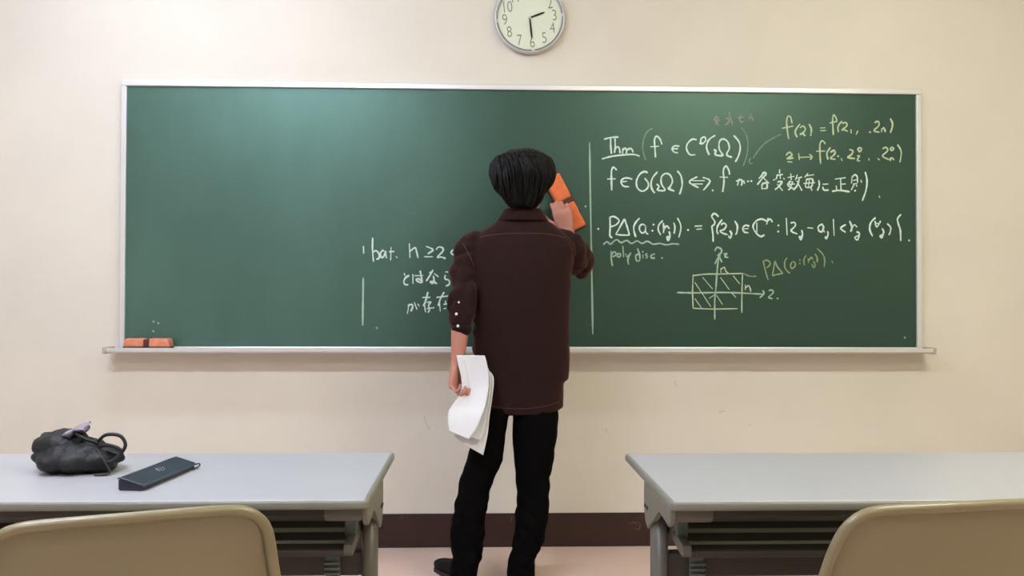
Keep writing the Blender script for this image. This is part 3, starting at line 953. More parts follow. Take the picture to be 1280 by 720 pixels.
    for i in range(n):
        tg = (bnd[(i+1) % n]-bnd[i-1]).normalized()
        q = bnd[i]
        j = min(range(1, len(prof)-1), key=lambda k: (prof[k][0]-q.y)**2+(prof[k][1]-q.z)**2)
        nn = Vector((0, prof[j+1][1]-prof[j-1][1], -(prof[j+1][0]-prof[j-1][0]))).normalized()
        # turn the lip to the outer side of the shell: behind the back, below the seat
        ref = Vector((0, -1, -0.9))
        if nn.dot(ref) < 0:
            nn = -nn
        nn = (nn-tg*nn.dot(tg)).normalized()
        out = tg.cross(nn).normalized()
        if out.dot(bnd[i]-cen) < 0:
            out = -out
        q = bnd[i]
        rings.append([q+out*a+nn*b for a, b in ((-0.006, -0.002), (0.002, -0.0035), (0.007, 0.000), (0.009, 0.006), (0.0075, 0.012), (0.003, 0.0155), (-0.003, 0.0150), (-0.008, 0.010), (-0.011, 0.003))])
    ring_loft(bm, rings, closed=True)
    obj('rim', bm, M_CHAIR, t, True)
    # steel frame
    for sx in (-1, 1):
        bm = bmesh.new(); tube(bm, catmull([(sx*0.17, 0.36, 0.405), (sx*0.19, 0.40, 0.38), (sx*0.205, 0.43, 0.02)], 4), 0.011, 12)
        l = obj('leg', bm, M_CHROME, t, True)
        bm = bmesh.new(); tube(bm, [(sx*0.205, 0.43, 0.010), (sx*0.2055, 0.43, 0.028)], 0.014, 12); obj('foot_cap', bm, M_RUBBER, l, True)
        bm = bmesh.new(); tube(bm, catmull([(sx*0.17, 0.13, 0.410), (sx*0.19, 0.085, 0.38), (sx*0.21, -0.01, 0.02)], 4), 0.011, 12)
        l = obj('leg', bm, M_CHROME, t, True)
        bm = bmesh.new(); tube(bm, [(sx*0.21, -0.01, 0.010), (sx*0.21, -0.01, 0.028)], 0.014, 12); obj('foot_cap', bm, M_RUBBER, l, True)
        bm = bmesh.new(); tube(bm, [(sx*0.17, 0.12, 0.410), (sx*0.17, 0.37, 0.410)], 0.011, 12); obj('seat_rail', bm, M_CHROME, t, True)
    for yy in (0.14, 0.35):
        bm = bmesh.new(); tube(bm, [(-0.17, yy, 0.408), (0.17, yy, 0.408)], 0.009, 12); obj('cross_tube', bm, M_CHROME, t, True)
    return t


make_chair('plastic_chair', 'cream plastic shell chair pushed up to the left desk', (-0.738, -2.690, 0), 0.36)
make_chair('plastic_chair', 'cream plastic shell chair pushed up to the right desk', (0.567, -2.645, 0), 0.16)

# ------------------------------------------------------------------ pen case
a = PZ(149.7, 612.6, DZ); b = PZ(178, 614, DZ); c = PZ(243.5, 586, DZ)
pc = thing('pen_case', 'slim black wedge-shaped pen case lying on the left desk', 'pen case', (b.x, b.y, DZ))
lx = (c-b); LEN = lx.length
ex = lx.normalized(); ey = (a-b); WID = ey.length; ey = (ey-ex*ey.dot(ex)).normalized()
pc.rotation_euler = (0, 0, math.atan2(ex.y, ex.x))
# local: x along the case, y across towards the thick side (left)
bm = bmesh.new()
prism(bm, [(0, 0.002), (0.004, 0), (WID-0.003, 0), (WID, 0.003), (WID, 0.023), (WID-0.005, 0.026), (0.008, 0.013), (0.001, 0.010)], 'x', 0, LEN)
bmesh.ops.bevel(bm, geom=list(bm.edges), offset=0.0015, segments=2, profile=0.5, affect='EDGES')
obj('case_body', bm, M_CASEB, pc)
bm = bmesh.new(); prism(bm, [(-0.003, 0.0100), (-0.003, 0.0125), (0.006, 0.0160), (WID-0.006, 0.0290), (WID+0.001, 0.0275), (WID+0.002, 0.0240), (WID-0.004, 0.0262), (0.008, 0.0132)], 'x', -0.002, LEN+0.004)
bmesh.ops.bevel(bm, geom=list(bm.edges), offset=0.0006, segments=1, profile=0.5, affect='EDGES')
obj('flap', bm, M_CASEB, pc)
bm = bmesh.new(); tube(bm, [(-0.001, -0.003, 0.0115), (LEN+0.003, -0.003, 0.0115)], 0.0022, 8)
tube(bm, [(-0.0015, 0.0, 0.0135), (-0.0015, WID-0.004, 0.0282)], 0.0016, 8)
obj('piping', bm, M_PIPE, pc, True)
bm = bmesh.new()
th = math.atan2(0.0130, WID-0.012)
def on_flap(u, v):
    return Vector((u, v, 0.0160+(v-0.006)*math.tan(th)+0.0006))
ux = LEN*0.50
for pl in ([(-0.012, 0.020), (-0.004, 0.026), (0.004, 0.032)], [(-0.006, 0.018), (0.004, 0.024), (0.013, 0.027), (0.020, 0.026)], [(0.000, 0.017), (0.010, 0.019), (0.019, 0.022)], [(-0.010, 0.024), (-0.007, 0.031), (-0.001, 0.034)], [(0.005, 0.027), (0.012, 0.031)]):
    tube(bm, [on_flap(ux+p, q) for p, q in pl], 0.0011, 6, flat=0.4)
obj('emblem', bm, M_SILVER, pc, True)
bm = bmesh.new(); tube(bm, catmull([(LEN-0.006, -0.003, 0.011), (LEN+0.006, -0.008, 0.012), (LEN+0.012, -0.007, 0.007), (LEN+0.006, -0.004, 0.003), (LEN-0.012, -0.002, 0.003)], 5), 0.0018, 8)
obj('loop', bm, M_PIPE, pc, True)

# ------------------------------------------------------------------ drawstring pouch on the left desk
bc = Vector((-1.178, -1.86, DZ))
pouch = thing('drawstring_pouch', 'crumpled black drawstring pouch on the far left of the left desk', 'pouch', bc)
bm = bmesh.new()
ellipsoid(bm, (0, 0, 0.032), 0.100, 0.080, 0.042, 44, 26)
ellipsoid(bm, (-0.05, 0.02, 0.055), 0.062, 0.055, 0.040, 36, 20)
for v in bm.verts:
    k = (abs(noise.noise(v.co*20))-0.2)*0.022+noise.noise(v.co*55)*0.006
    v.co += Vector((v.co.x, v.co.y, (v.co.z-0.035))).normalized()*k
    v.co.z = max(0.0, v.co.z)
po = obj('pouch_body', bm, M_BAG, pouch, True)
bm = bmesh.new()
rings = []
for k in range(8):
    f = k/7
    c = Vector((-0.035+0.030*f, 0.015-0.004*f, 0.085+0.020*f-0.012*f*f))
    r = 0.020+0.016*f
    rings.append([c+Vector((r*0.55*(1+0.25*math.sin(6*t))*math.cos(t), r*(1+0.25*math.sin(6*t+1))*math.sin(t), 0.4*r*math.cos(t)+0.25*r*math.sin(3*t))) for t in [2*PI*i/42 for i in range(42)]])
ring_loft(bm, rings)
obj('gathered_neck', bm, M_LILAC, pouch, True)
bm = bmesh.new()
for pts in ([(0.05, -0.02, 0.070), (0.075, -0.03, 0.090), (0.108, -0.03, 0.088), (0.122, -0.032, 0.066), (0.108, -0.035, 0.045), (0.080, -0.035, 0.052), (0.062, -0.04, 0.040)],
            [(0.055, -0.03, 0.060), (0.085, -0.045, 0.068), (0.112, -0.05, 0.062), (0.118, -0.05, 0.050), (0.095, -0.055, 0.030), (0.07, -0.05, 0.035)],
            [(-0.02, 0.0, 0.098), (0.02, -0.035, 0.085), (0.055, -0.03, 0.070)], [(0.06, -0.045, 0.055), (0.085, -0.06, 0.030), (0.098, -0.065, 0.006), (0.07, -0.075, 0.004)]):
    tube(bm, catmull(pts, 6), 0.0042, 8, flat=0.6)
obj('cord', bm, M_CORD, pouch, True)
# ------------------------------------------------------------------ the person
BODY_Y = -0.50
floor_pt = P(628, 735, BODY_Y)
person = thing('person', 'person in a brown shirt and black trousers wiping the board, seen from behind', 'person', (floor_pt.x, BODY_Y, 0))
PM = Matrix.Translation(-Vector((floor_pt.x, BODY_Y, 0)))
SY = Vector((0, 1, 0))


def hring(px0, px1, py, depth, Y, n=40, p=2.4, tiltdz=0.0):
    """a level body ring whose outline spans pixels px0..px1 at height py"""
    a, b = P(px0, py, Y), P(px1, py, Y)
    return ell((a+b)/2, (b-a)/2, SY*depth, n, p)


def finger(bm, base, d, nrm, lens, bends, r0, r1):
    """a bent finger: starts at base along d, each joint turning towards nrm"""
    pts = [base-d*0.012, base]
    rad = [r0, r0]
    ax = d.cross(nrm).normalized()
    cur, ang = base.copy(), 0
    for i, (l, b) in enumerate(zip(lens, bends)):
        ang += b
        dd = Matrix.Rotation(ang, 3, ax) @ d
        for f in (0.5, 1.0):
            pts.append(cur+dd*l*f)
            k = (i+f)/len(lens)
            rad.append((r0+(r1-r0)*k)*(1.0 if f == 1.0 else 0.94))
        cur = cur+dd*l
    tube(bm, pts, rad, 12)
    return cur


def hand(bm, wrist, d, nrm, thumb_to, bends, tb=(0.5, 0.4), scale=1.0):
    """palm, four fingers of unequal length and a thumb. d: wrist to knuckles, nrm: the palm's facing side, thumb_to: side the thumb leaves to"""
    d = d.normalized(); nrm = (nrm-d*nrm.dot(d)).normalized()
    s = d.cross(nrm).normalized()
    if s.dot(thumb_to) < 0:
        s = -s
    k = scale
    rings = []
    for f, w, th in ((-0.02, 0.026, 0.020), (0.0, 0.028, 0.019), (0.025, 0.034, 0.018), (0.055, 0.040, 0.016), (0.08, 0.042, 0.0145), (0.095, 0.041, 0.012), (0.101, 0.037, 0.008)):
        rings.append(ell(wrist+d*f*k-nrm*0.002, s*w*k, nrm*th*k, 24, 2.6))
    ring_loft(bm, rings)
    specs = [(0.031, 0.092, (0.042, 0.025, 0.020), 0.0092), (0.0105, 0.096, (0.046, 0.029, 0.021), 0.0095), (-0.010, 0.094, (0.043, 0.027, 0.020), 0.009), (-0.030, 0.088, (0.034, 0.020, 0.017), 0.008)]
    for (off, fw, ln, r), bd in zip(specs, bends):
        fan = (d + s*off*1.2).normalized()
        finger(bm, wrist+d*fw*k+s*off*k, fan, nrm, [l*k for l in ln], bd, r*k, r*0.78*k)
    td = (d*0.75+s*0.75+nrm*0.25).normalized()
    tn = (nrm*0.7-s*0.6).normalized()
    finger(bm, wrist+d*0.030*k+s*0.026*k+nrm*0.004, td, tn, [0.040*k, 0.032*k, 0.026*k], (0.0,)+tb, 0.0115*k, 0.0085*k)


def arm(bm, pts, radii, n=18):
    tube(bm, catmull(pts, 5), [radii[0]+(radii[-1]-radii[0])*0]*0 or interp(radii, 5), n)


def interp(r, sub):
    out = []
    for a, b in zip(r[:-1], r[1:]):
        for k in range(sub):
            t = k/sub
            t = t*t*(3-2*t)
            out.append(a+(b-a)*t)
    out.append(r[-1])
    return out


# joints
SH_L, EL_L, WR_L = P(584, 309, -0.52), P(577, 383, -0.605), P(572, 455, -0.610)
SH_R, EL_R, WR_R = P(712, 310, -0.47), P(727, 333, -0.27), P(712, 300, -0.135)

# --- the body: one skin surface
bm = bmesh.new()
HC = P(654, 227, -0.53)                      # middle of the skull
HM = Matrix.Rotation(-0.42, 4, 'Z') @ Matrix.Rotation(-0.12, 4, 'X')   # looks to the right and slightly down
def hp(x, y, z):
    return HC + (HM @ Vector((x, y, z)))
# skull to chin, rings level in head space (face towards +y)
hr = []
for z, w, yb, yf in ((0.112, 0.018, -0.03, 0.02), (0.105, 0.043, -0.062, 0.045), (0.085, 0.064, -0.084, 0.072), (0.055, 0.075, -0.097, 0.090), (0.02, 0.078, -0.099, 0.096), (-0.02, 0.076, -0.092, 0.096),
                     (-0.05, 0.071, -0.075, 0.096), (-0.08, 0.062, -0.050, 0.096), (-0.10, 0.050, -0.02, 0.094), (-0.115, 0.034, 0.015, 0.088), (-0.122, 0.016, 0.04, 0.078)):
    hr.append([hp(0, 0, 0)+(HM @ (Vector((w*math.cos(t), (yf+yb)/2+(yf-yb)/2*math.sin(t), z)))) for t in [2*PI*i/32 for i in range(32)]])
ring_loft(bm, hr)
# nose, brow, lips, chin, cheeks
tube(bm, [hp(0, 0.095, 0.012), hp(0, 0.108, -0.012), hp(0, 0.114, -0.030)], [0.008, 0.011, 0.013], 12)
for s in (-1, 1):
    ellipsoid(bm, hp(s*0.011, 0.103, -0.034), 0.008, 0.009, 0.007, 12, 8)
    ellipsoid(bm, hp(s*0.033, 0.083, 0.020), 0.022, 0.012, 0.007, 14, 8)
    ellipsoid(bm, hp(s*0.031, 0.083, 0.003), 0.013, 0.011, 0.010, 14, 8)
    ellipsoid(bm, hp(s*0.042, 0.062, -0.030), 0.026, 0.022, 0.024, 14, 8)
    em = HM.to_3x3().to_4x4() @ Matrix.Rotation(s*0.35, 4, 'Z')
    ellipsoid(bm, hp(s*0.080, -0.006, -0.012), 0.007, 0.018, 0.032, 16, 10, em)
    ellipsoid(bm, hp(s*0.083, -0.014, 0.000), 0.006, 0.013, 0.018, 12, 8, em)
ellipsoid(bm, hp(0, 0.097, -0.056), 0.024, 0.008, 0.006, 16, 8)
ellipsoid(bm, hp(0, 0.096, -0.067), 0.020, 0.008, 0.006, 16, 8)
ellipsoid(bm, hp(0, 0.090, -0.098), 0.018, 0.012, 0.014, 14, 8)
# neck and trunk
rings = [hring(636, 671, 240, 0.054, -0.530, 32, 2), hring(637, 671, 256, 0.051, -0.518, 32, 2), hring(635, 672, 272, 0.050, -0.510, 32, 2), hring(618, 688, 288, 0.056, -0.507, 32, 2.2),
         hring(600, 704, 305, 0.068, -0.50, 32, 2.3), hring(597, 705, 340, 0.095, -0.50, 32, 2.4), hring(600, 702, 390, 0.095, -0.50, 32, 2.4), hring(610, 695, 440, 0.080, -0.49, 32, 2.3),
         hring(614, 690, 490, 0.075, -0.49, 32, 2.3), hring(618, 686, 515, 0.07, -0.49, 32, 2.3)]
ring_loft(bm, rings)
# arms
tube(bm, catmull([SH_L, (SH_L+EL_L)/2, EL_L, (EL_L*0.62+WR_L*0.38), WR_L], 5), interp([0.034, 0.030, 0.028, 0.034, 0.0255], 5), 18)
tube(bm, catmull([SH_R, (SH_R+EL_R)/2, EL_R, (EL_R*0.62+WR_R*0.38), WR_R], 5), interp([0.036, 0.034, 0.030, 0.034, 0.0265], 5), 18)
# left hand: fist closed round the papers; palm towards the papers, little finger nearest the viewer
HL_D = Vector((-0.08, -0.10, -1))
hand(bm, WR_L, HL_D, Vector((0.88, -0.62, 0)), Vector((0.2, 1, 0)), [(0.7, 1.3, 0.9), (0.75, 1.35, 0.9), (0.8, 1.35, 0.9), (0.85, 1.35, 0.9)], (0.5, 0.5), 0.96)
# right hand: back of the hand to the viewer, fingers round the edge of the eraser
HR_D = (P(699, 262, -0.07)-P(709, 292, -0.12)).normalized()
WR_H = P(709.5, 290, -0.108)
tube(bm, [WR_R, WR_H], [0.0265, 0.027], 16)
hand(bm, WR_H, Vector((HR_D.x, 0.10, HR_D.z)), Vector((0.05, 1, 0.2)), Vector((-1, 0, 0.1)), [(0.35, 0.9, 0.7), (0.40, 1.0, 0.7), (0.45, 1.05, 0.7), (0.5, 1.1, 0.7)], (0.35, 0.4), 1.05)
# legs (inside the trousers)
HIP = [(620, 520), (672, 520)]
LEG_L = [(621, 520, -0.50, 0.075), (606, 560, -0.50, 0.070), (594, 610, -0.49, 0.055), (587, 650, -0.50, 0.050), (583, 690, -0.51, 0.040), (578, 718, -0.51, 0.036)]
LEG_R = [(672, 520, -0.50, 0.075), (669, 565, -0.50, 0.068), (666, 610, -0.485, 0.055), (662, 650, -0.49, 0.048), (653, 690, -0.50, 0.040), (649, 718, -0.50, 0.036)]
for LG in (LEG_L, LEG_R):
    tube(bm, catmull([P(x, y, Y) for x, y, Y, r in LG], 4), interp([r*0.62 for *_, r in LG], 4), 18)
bm.transform(PM)
body = obj('body', bm, M_SKIN, person)
remesh(body, 0.0042, 5, 0.5)

# eyes and brows
for s in (-1, 1):
    bm = bmesh.new(); ellipsoid(bm, hp(s*0.031, 0.0855, 0.002), 0.0115, 0.0115, 0.0085, 16, 10, HM.to_3x3().to_4x4()); bm.transform(PM)
    e_ = obj('eye', bm, M_EYE, person, True)
    bm = bmesh.new(); ellipsoid(bm, hp(s*0.031, 0.0945, 0.002), 0.0048, 0.0032, 0.0050, 14, 8, HM.to_3x3().to_4x4()); bm.transform(PM)
    obj('iris', bm, M_IRIS, e_, True)
    bm = bmesh.new(); tube(bm, catmull([hp(s*0.016, 0.101, 0.024), hp(s*0.032, 0.097, 0.028), hp(s*0.048, 0.084, 0.023)], 4), 0.0035, 8); bm.transform(PM)
    obj('eyebrow', bm, M_HAIR, person, True)

# --- shirt
bm = bmesh.new()
rings = [hring(633, 673, 270, 0.058, -0.510, 48, 2.2), hring(619, 687, 278, 0.068, -0.507, 48, 2.3), hring(603, 702, 288, 0.086, -0.506, 48, 2.4), hring(591, 714, 299, 0.104, -0.505, 48, 2.5),
         hring(587, 717, 311, 0.114, -0.506, 48, 2.6), hring(588, 716, 328, 0.124, -0.502, 48, 2.7), hring(590, 713.5, 345, 0.128, -0.50, 48, 2.8), hring(591, 712, 380, 0.127, -0.497, 48, 2.8),
         hring(592, 711.5, 420, 0.122, -0.488, 48, 2.8), hring(592, 711.5, 450, 0.119, -0.481, 48, 2.8), hring(593, 711, 470, 0.118, -0.476, 48, 2.8), hring(594, 710.5, 474, 0.118, -0.475, 48, 2.8), hring(596, 704.5, 477, 0.118, -0.475, 48, 2.8),
         hring(600, 704, 492, 0.119, -0.471, 48, 2.8)]
# curved shirt tail: the hem dips in the middle of the back
hem = []
for q in hring(603, 703.5, 508, 0.119, -0.468, 48, 2.8):
    k = (q.x-P(653, 508, -0.5).x)/0.16
    hem.append(q+Vector((0, 0, -0.024*max(0, 1-k*k*0.9))))
rings.append(hem)
ring_loft(bm, rings)
# sleeves
tube(bm, catmull([P(596, 303, -0.51), P(586, 312, -0.52), P(580, 335, -0.55), P(579.5, 358, -0.580), P(579, 376, -0.602), P(577, 396, -0.610), P(577, 409, -0.612)], 5),
     interp([0.050, 0.058, 0.050, 0.046, 0.050, 0.050, 0.040], 5), 24)
# loose fold that flares out at the rolled cuff
tube(bm, catmull([P(577, 362, -0.59), P(568, 376, -0.61), P(561, 386, -0.615)], 4), interp([0.042, 0.028, 0.013], 4), 16, flat=0.8)
tube(bm, catmull([P(577, 398, -0.612), P(571, 407, -0.615), P(570, 415, -0.617)], 4), interp([0.040, 0.026, 0.012], 4), 16, flat=0.8)
tube(bm, catmull([P(698, 300, -0.50), P(711, 309, -0.475), P(720, 320, -0.40), P(726, 331, -0.30), P(727, 332, -0.255)], 5), interp([0.050, 0.064, 0.060, 0.055, 0.040], 5), 24)
tube(bm, catmull([P(726, 332, -0.275), P(723, 322, -0.23), P(719, 314, -0.20)], 4), interp([0.052, 0.048, 0.044], 4), 20)
bm.transform(PM)
shirt = obj('shirt', bm, M_SHIRT, person)
remesh(shirt, 0.006, 5, 0.5)
apply_mods(shirt)
me = shirt.data
cxy = -PM.translation
nv = me.vertices
me.calc_loop_triangles()
norms = [v.normal.copy() for v in nv]
for v, nn in zip(nv, norms):
    w = v.co+cxy
    arml = w.x < P(592, 330, -0.55).x+0.005
    # creases: slanting folds on the sleeves, long soft falls on the back
    if arml or w.x > P(712, 330, -0.45).x:
        k = 0.011*(abs(noise.noise(Vector((w.x*9+w.z*7, w.y*9, w.z*17-w.x*12))))-0.25)*2+0.0025*noise.noise(w*28)
    else:
        k = 0.0050*noise.noise(Vector((w.x*16, w.y*8, w.z*3.5)))+0.0022*noise.noise(w*24)
    v.co += nn*k
me.update()
s = shirt.modifiers.new('soften', 'SMOOTH'); s.iterations = 2; s.factor = 0.4

bvh = bvh_of(shirt)
def hit(px, py, lift=0.001):
    d = ray(px, py)
    p, n, i, dist = bvh.ray_cast(CAM, d)
    # shirt parented to the person: its mesh is already placed by matrix_world below
    return (p-d*lift) if p is not None else None


bpy.context.view_layer.update()
bvh = bvh_of(shirt)
def seam(pxs, r, mat_=M_SEAM):
    pts = [hit(*q) for q in catmull([(a, b, 0) for a, b in pxs], 8) for q in [(q.x, q.y)]]
    pts = [p for p in pts if p is not None]
    bm = bmesh.new()
    tube(bm, pts, r*0.75, 6)
    bm.transform(PM)
    return obj('seam', bm, mat_, shirt, True)


seam([(600, 296), (625, 292.5), (655, 291.5), (685, 292.5), (706, 297)], 0.0016)
seam([(579, 304), (584, 314), (590, 326), (593, 333)], 0.0016)
seam([(716, 301), (719, 312), (718, 322), (714, 331)], 0.0014)
seam([(603, 502), (620, 508.5), (650, 511), (680, 508), (700, 502)], 0.0010)
for px, py in ((570.5, 392.5), (572.5, 407.5), (573.5, 378)):
    p = hit(px, py, 0.001)
    if p is None:
        continue
    bm = bmesh.new(); ellipsoid(bm, p+PM.translation, 0.0055 if py > 380 else 0.004, 0.0035, 0.0055 if py > 380 else 0.004, 14, 8)
    obj('snap_button', bm, M_PEARL, shirt, True)
# collar: stand and turned-down fall
bm = bmesh.new()
def cring(py, hw, dp, Y):
    a, b = P(653.5-hw, py, Y), P(653.5+hw, py, Y)
    return ell((a+b)/2, (b-a)/2, SY*dp, 48, 2.1)
ring_loft(bm, [cring(275, 22, 0.060, -0.512), cring(267, 21, 0.058, -0.516), cring(262.5, 20.5, 0.057, -0.519), cring(261.3, 22, 0.061, -0.519), cring(263, 24, 0.066, -0.518), cring(269, 27.5, 0.072, -0.514), cring(275.5, 32, 0.080, -0.510), cring(277, 32.2, 0.0795, -0.510), cring(276.5, 30, 0.073, -0.511), cring(270, 25, 0.065, -0.514)], cap=False, closed=True)
bm.transform(PM)
obj('collar', bm, M_SHIRT, shirt, True)
# rolled cuff lining at the left sleeve
cc = P(576.5, 411, -0.612)
bm = bmesh.new(); tube(bm, [cc+Vector((0, 0, 0.014)), cc+Vector((0.001, 0, -0.004))], [0.0395, 0.037], 24, round_ends=False)
bm.transform(PM)
obj('cuff', bm, M_SHIRT, shirt, True)

# --- trousers
bm = bmesh.new()
ring_loft(bm, [hring(608, 698, 470, 0.085, -0.48, 40, 2.5), hring(608, 698, 500, 0.088, -0.48, 40, 2.5), hring(607, 698, 513, 0.090, -0.485, 40, 2.5), hring(609, 697, 517, 0.075, -0.49, 40, 2.5)])
TL = [(606, 638.5, 508, 0.088), (603, 636, 522, 0.090), (599, 634, 533, 0.089), (592, 632, 545, 0.088), (583, 628.5, 575, 0.080), (575.5, 619, 596, 0.074), (571.5, 612.5, 614, 0.070), (568, 609.5, 635, 0.069), (563.5, 607, 655, 0.066), (562, 605, 672, 0.064), (564, 603.5, 686, 0.060), (565, 603.5, 697, 0.058), (563, 600, 704, 0.058), (562, 597, 716, 0.060), (562, 596, 723, 0.060)]
TR = [(639, 698, 508, 0.088), (640.5, 698, 522, 0.090), (640.5, 695.8, 545, 0.088), (642, 692.5, 572, 0.080), (645, 687, 598, 0.073), (646, 687, 616, 0.070), (644.5, 687.5, 632, 0.069), (643, 683.5, 657, 0.066), (641.5, 679, 677, 0.062), (638.5, 673.5, 691, 0.059), (634, 669, 702, 0.058), (633, 668.5, 714, 0.058), (633, 668, 722, 0.058)]
for T_, Yk in ((TL, -0.50), (TR, -0.495)):
    ring_loft(bm, [hring(a, b, py, dp, Yk+0.012*math.sin((py-508)/214*PI), 36, 2.3) for a, b, py, dp in T_])
bm.transform(PM)
tr_ = obj('trousers', bm, M_TROUS, person)
remesh(tr_, 0.0045, 4, 0.5)
apply_mods(tr_)
nm = [v.normal.copy() for v in tr_.data.vertices]
for v, nn in zip(tr_.data.vertices, nm):
    w = v.co
    v.co += nn*(0.006*(abs(noise.noise(Vector((w.x*10, w.y*9, w.z*16+w.x*8))))-0.25)*2*min(1, max(0, (0.62-w.z)/0.3))+0.0035*noise.noise(w*18))
tr_.data.update()


# --- shoes
def shoe(c, ang, lift=0.0):
    """c: heel centre on the floor, ang: toe direction about z, lift: heel raise"""
    bm = bmesh.new()
    rings = []
    for f, w, h, z0 in ((-0.045, 0.018, 0.045, 0.012), (-0.035, 0.030, 0.075, 0.008), (0.0, 0.037, 0.085, 0.006), (0.05, 0.037, 0.082, 0.006), (0.10, 0.040, 0.066, 0.006), (0.15, 0.046, 0.052, 0.006), (0.19, 0.045, 0.043, 0.006), (0.22, 0.036, 0.036, 0.008), (0.238, 0.018, 0.026, 0.012)):
        rings.append(ell(Vector((f, 0, z0+h/2)), Vector((0, w, 0)), Vector((0, 0, h/2)), 24, 2.6))
    ring_loft(bm, rings)
    m = Matrix.Translation(c) @ Matrix.Rotation(ang, 4, 'Z')
    bm.transform(PM @ m)
    o = obj('shoe', bm, M_SHOE, person, True)
    bm = bmesh.new()
    poly = [(-0.046, -0.018), (-0.03, -0.034), (0.04, -0.036), (0.14, -0.047), (0.20, -0.045), (0.238, -0.020), (0.238, 0.020), (0.20, 0.045), (0.14, 0.047), (0.04, 0.036), (-0.03, 0.034), (-0.046, 0.018)]
    prism(bm, poly, 'z', 0.0, 0.016)
    bm.transform(PM @ m)
    obj('sole', bm, M_RUBBER, o)
    return o


q = P(583, 730, -0.50); shoe(Vector((q.x, -0.50, 0)), PI*0.66)
q = P(651, 730, -0.49); shoe(Vector((q.x, -0.49, 0)), PI/2-0.12)

# --- hair: cap with layered locks
bm = bmesh.new()
TOPH = P(654, 188, -0.53)
hc = P(653.5, 222, -0.535)
hl = []
for py, x0, x1, yb, yf in ((187.5, 646, 662, -0.045, 0.04), (190, 634, 676, -0.080, 0.075), (195, 626, 683, -0.102, 0.098), (204, 619, 688, -0.116, 0.108), (215, 616, 690.5, -0.121, 0.104), (224, 616, 690, -0.120, 0.058), (232, 619.5, 685, -0.114, 0.032),
                           (240, 620.5, 681, -0.108, 0.008), (248, 626.5, 676.5, -0.097, -0.018), (256, 632.5, 671, -0.083, -0.025), (261, 637, 668, -0.070, -0.040)):
    a, b = P(x0, py, -0.54), P(x1, py, -0.54)
    m_ = (a+b)/2
    hl.append([Vector((m_.x+(b.x-a.x)/2*math.cos(t), -0.535+(yf+yb)/2+(yf-yb)/2*math.sin(t), m_.z)) for t in [2*PI*i/48 for i in range(48)]])
ring_loft(bm, hl)
for v in bm.verts:
    dd = (v.co-hc).normalized()
    v.co += dd*(0.004*noise.noise(v.co*30)+0.003*math.sin(math.atan2(dd.y, dd.x)*23+5*noise.noise(v.co*8)))
# locks falling from the crown
crown = P(660, 193, -0.55)
rng = random.Random(3)
capt = BVHTree.FromBMesh(bm)
for k in range(260):
    az = rng.uniform(0, 2*PI)
    start = crown+Vector((rng.uniform(-0.045, 0.045), rng.uniform(-0.045, 0.05), 0))
    drop = rng.uniform(0.05, 0.215)
    pts = []
    for i in range(7):
        f = i/6
        r = 0.16
        z = start.z-0.005-drop*f
        d = Vector((math.cos(az+0.25*math.sin(f*2)), math.sin(az+0.25*math.sin(f*2)), 0))
        o_ = Vector((hc.x, -0.535, z))
        p, n_, ii, di = capt.ray_cast(o_+d*0.4, -d)
        if p is None:
            break
        if d.y > 0.05 and z < HC.z+0.045:
            break
        if i == 0:
            p = p*0.5+start*0.5
        pts.append(p+d*(0.001+0.003*math.sin(f*PI)+(0.003 if i == 6 else 0)))
    if len(pts) < 4:
        continue
    n_ = len(pts)
    wd = rng.uniform(0.005, 0.011)
    tube(bm, catmull(pts, 3), interp([wd*(0.55+0.5*math.sin(PI*min(1, 0.25+0.55*i/(n_-1))))*(1 if i < n_-1 else 0.25) for i in range(n_)], 3), 8, flat=0.5, ref=(0, 0, 1))
bm.transform(PM)
obj('hair', bm, M_HAIR, person, True)


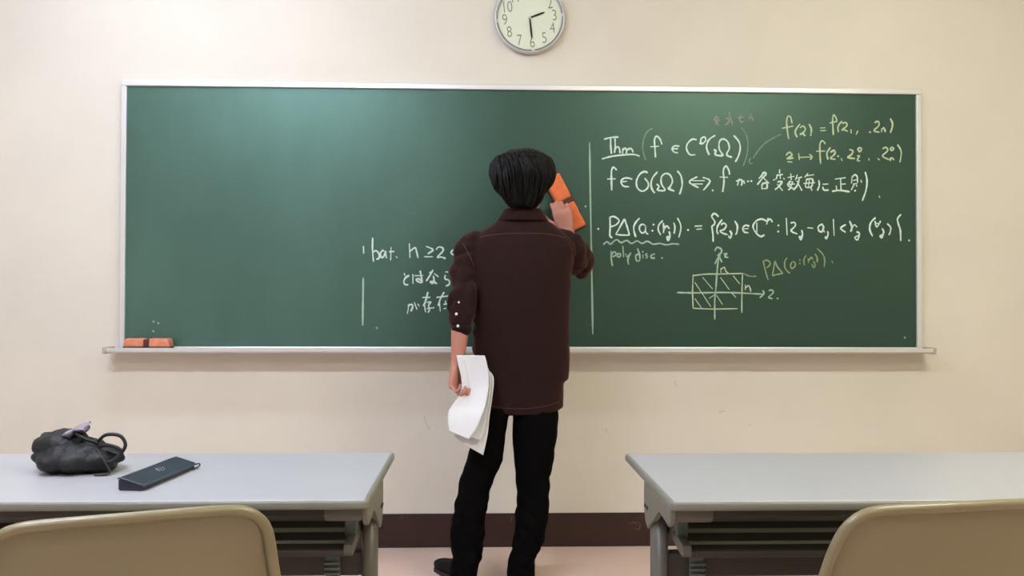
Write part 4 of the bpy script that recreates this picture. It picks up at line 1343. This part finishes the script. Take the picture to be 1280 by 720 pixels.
# ------------------------------------------------------------------ papers in the left hand
def sheet(name, label, rows, thick, group):
    """rows: (left px, left Y), (right px, right Y) pairs of pixel + depth, top to bottom"""
    NU = 14
    L_ = catmull([P(x, y, Y) for (x, y, Y), _ in rows], 5)
    R_ = catmull([P(x, y, Y) for _, (x, y, Y) in rows], 5)
    n = len(L_)
    bm = bmesh.new()
    g = []
    for i in range(n):
        row = []
        for j in range(NU+1):
            u = j/NU
            p = L_[i].lerp(R_[i], u)
            bow = 0.016*math.sin(u*PI)*math.sin(PI*(0.2+0.8*i/(n-1)))
            row.append(bm.verts.new(p+Vector((0, bow, 0))))
        g.append(row)
    for a, b in zip(g[:-1], g[1:]):
        for j in range(NU):
            bm.faces.new((a[j], a[j+1], b[j+1], b[j]))
    o = obj(name, bm, M_PAPER, None, True)
    md = o.modifiers.new('thickness', 'SOLIDIFY'); md.thickness = thick; md.offset = 0
    return tag(o, label, 'paper', group)


sheet('paper_sheet', 'front curled white sheet of paper in the hanging left hand',
      [((570.5, 444, -0.642), (606, 444.5, -0.652)), ((573, 457, -0.643), (609, 456, -0.654)), ((576, 470, -0.644), (611, 470, -0.656)), ((577, 482, -0.646), (610.5, 485, -0.660)), ((574, 494, -0.652), (608.5, 498, -0.668)), ((566.5, 505, -0.660), (605.5, 511, -0.68)), ((560.5, 515, -0.67), (601, 522, -0.695)),
       ((560, 527, -0.68), (595.5, 536, -0.70)), ((561.5, 539, -0.685), (586, 549.5, -0.70))], 0.0012, 'papers in the left hand')
sheet('paper_sheet', 'lower white sheet of paper behind the curled one, its corner pointing down',
      [((582, 452, -0.634), (611, 463, -0.634)), ((586, 470, -0.635), (617, 472, -0.634)), ((588, 490, -0.637), (616, 492, -0.634)), ((580, 508, -0.640), (612, 520, -0.638)), ((570, 526, -0.648), (610, 540, -0.642)), ((566, 541, -0.655), (607, 556, -0.645)),
       ((577, 553.5, -0.655), (604, 569, -0.648))], 0.0012, 'papers in the left hand')
sheet('paper_sheet', 'middle white sheet of paper between the curled sheet and the lower one',
      [((580, 449, -0.638), (608, 456, -0.643)), ((584, 468, -0.639), (613.5, 470, -0.644)), ((585, 488, -0.641), (613, 490, -0.646)), ((576, 508, -0.647), (609.5, 514, -0.650)), ((568, 524, -0.658), (606.5, 536, -0.660)), ((566, 538, -0.667), (601, 551, -0.667))], 0.0012, 'papers in the left hand')
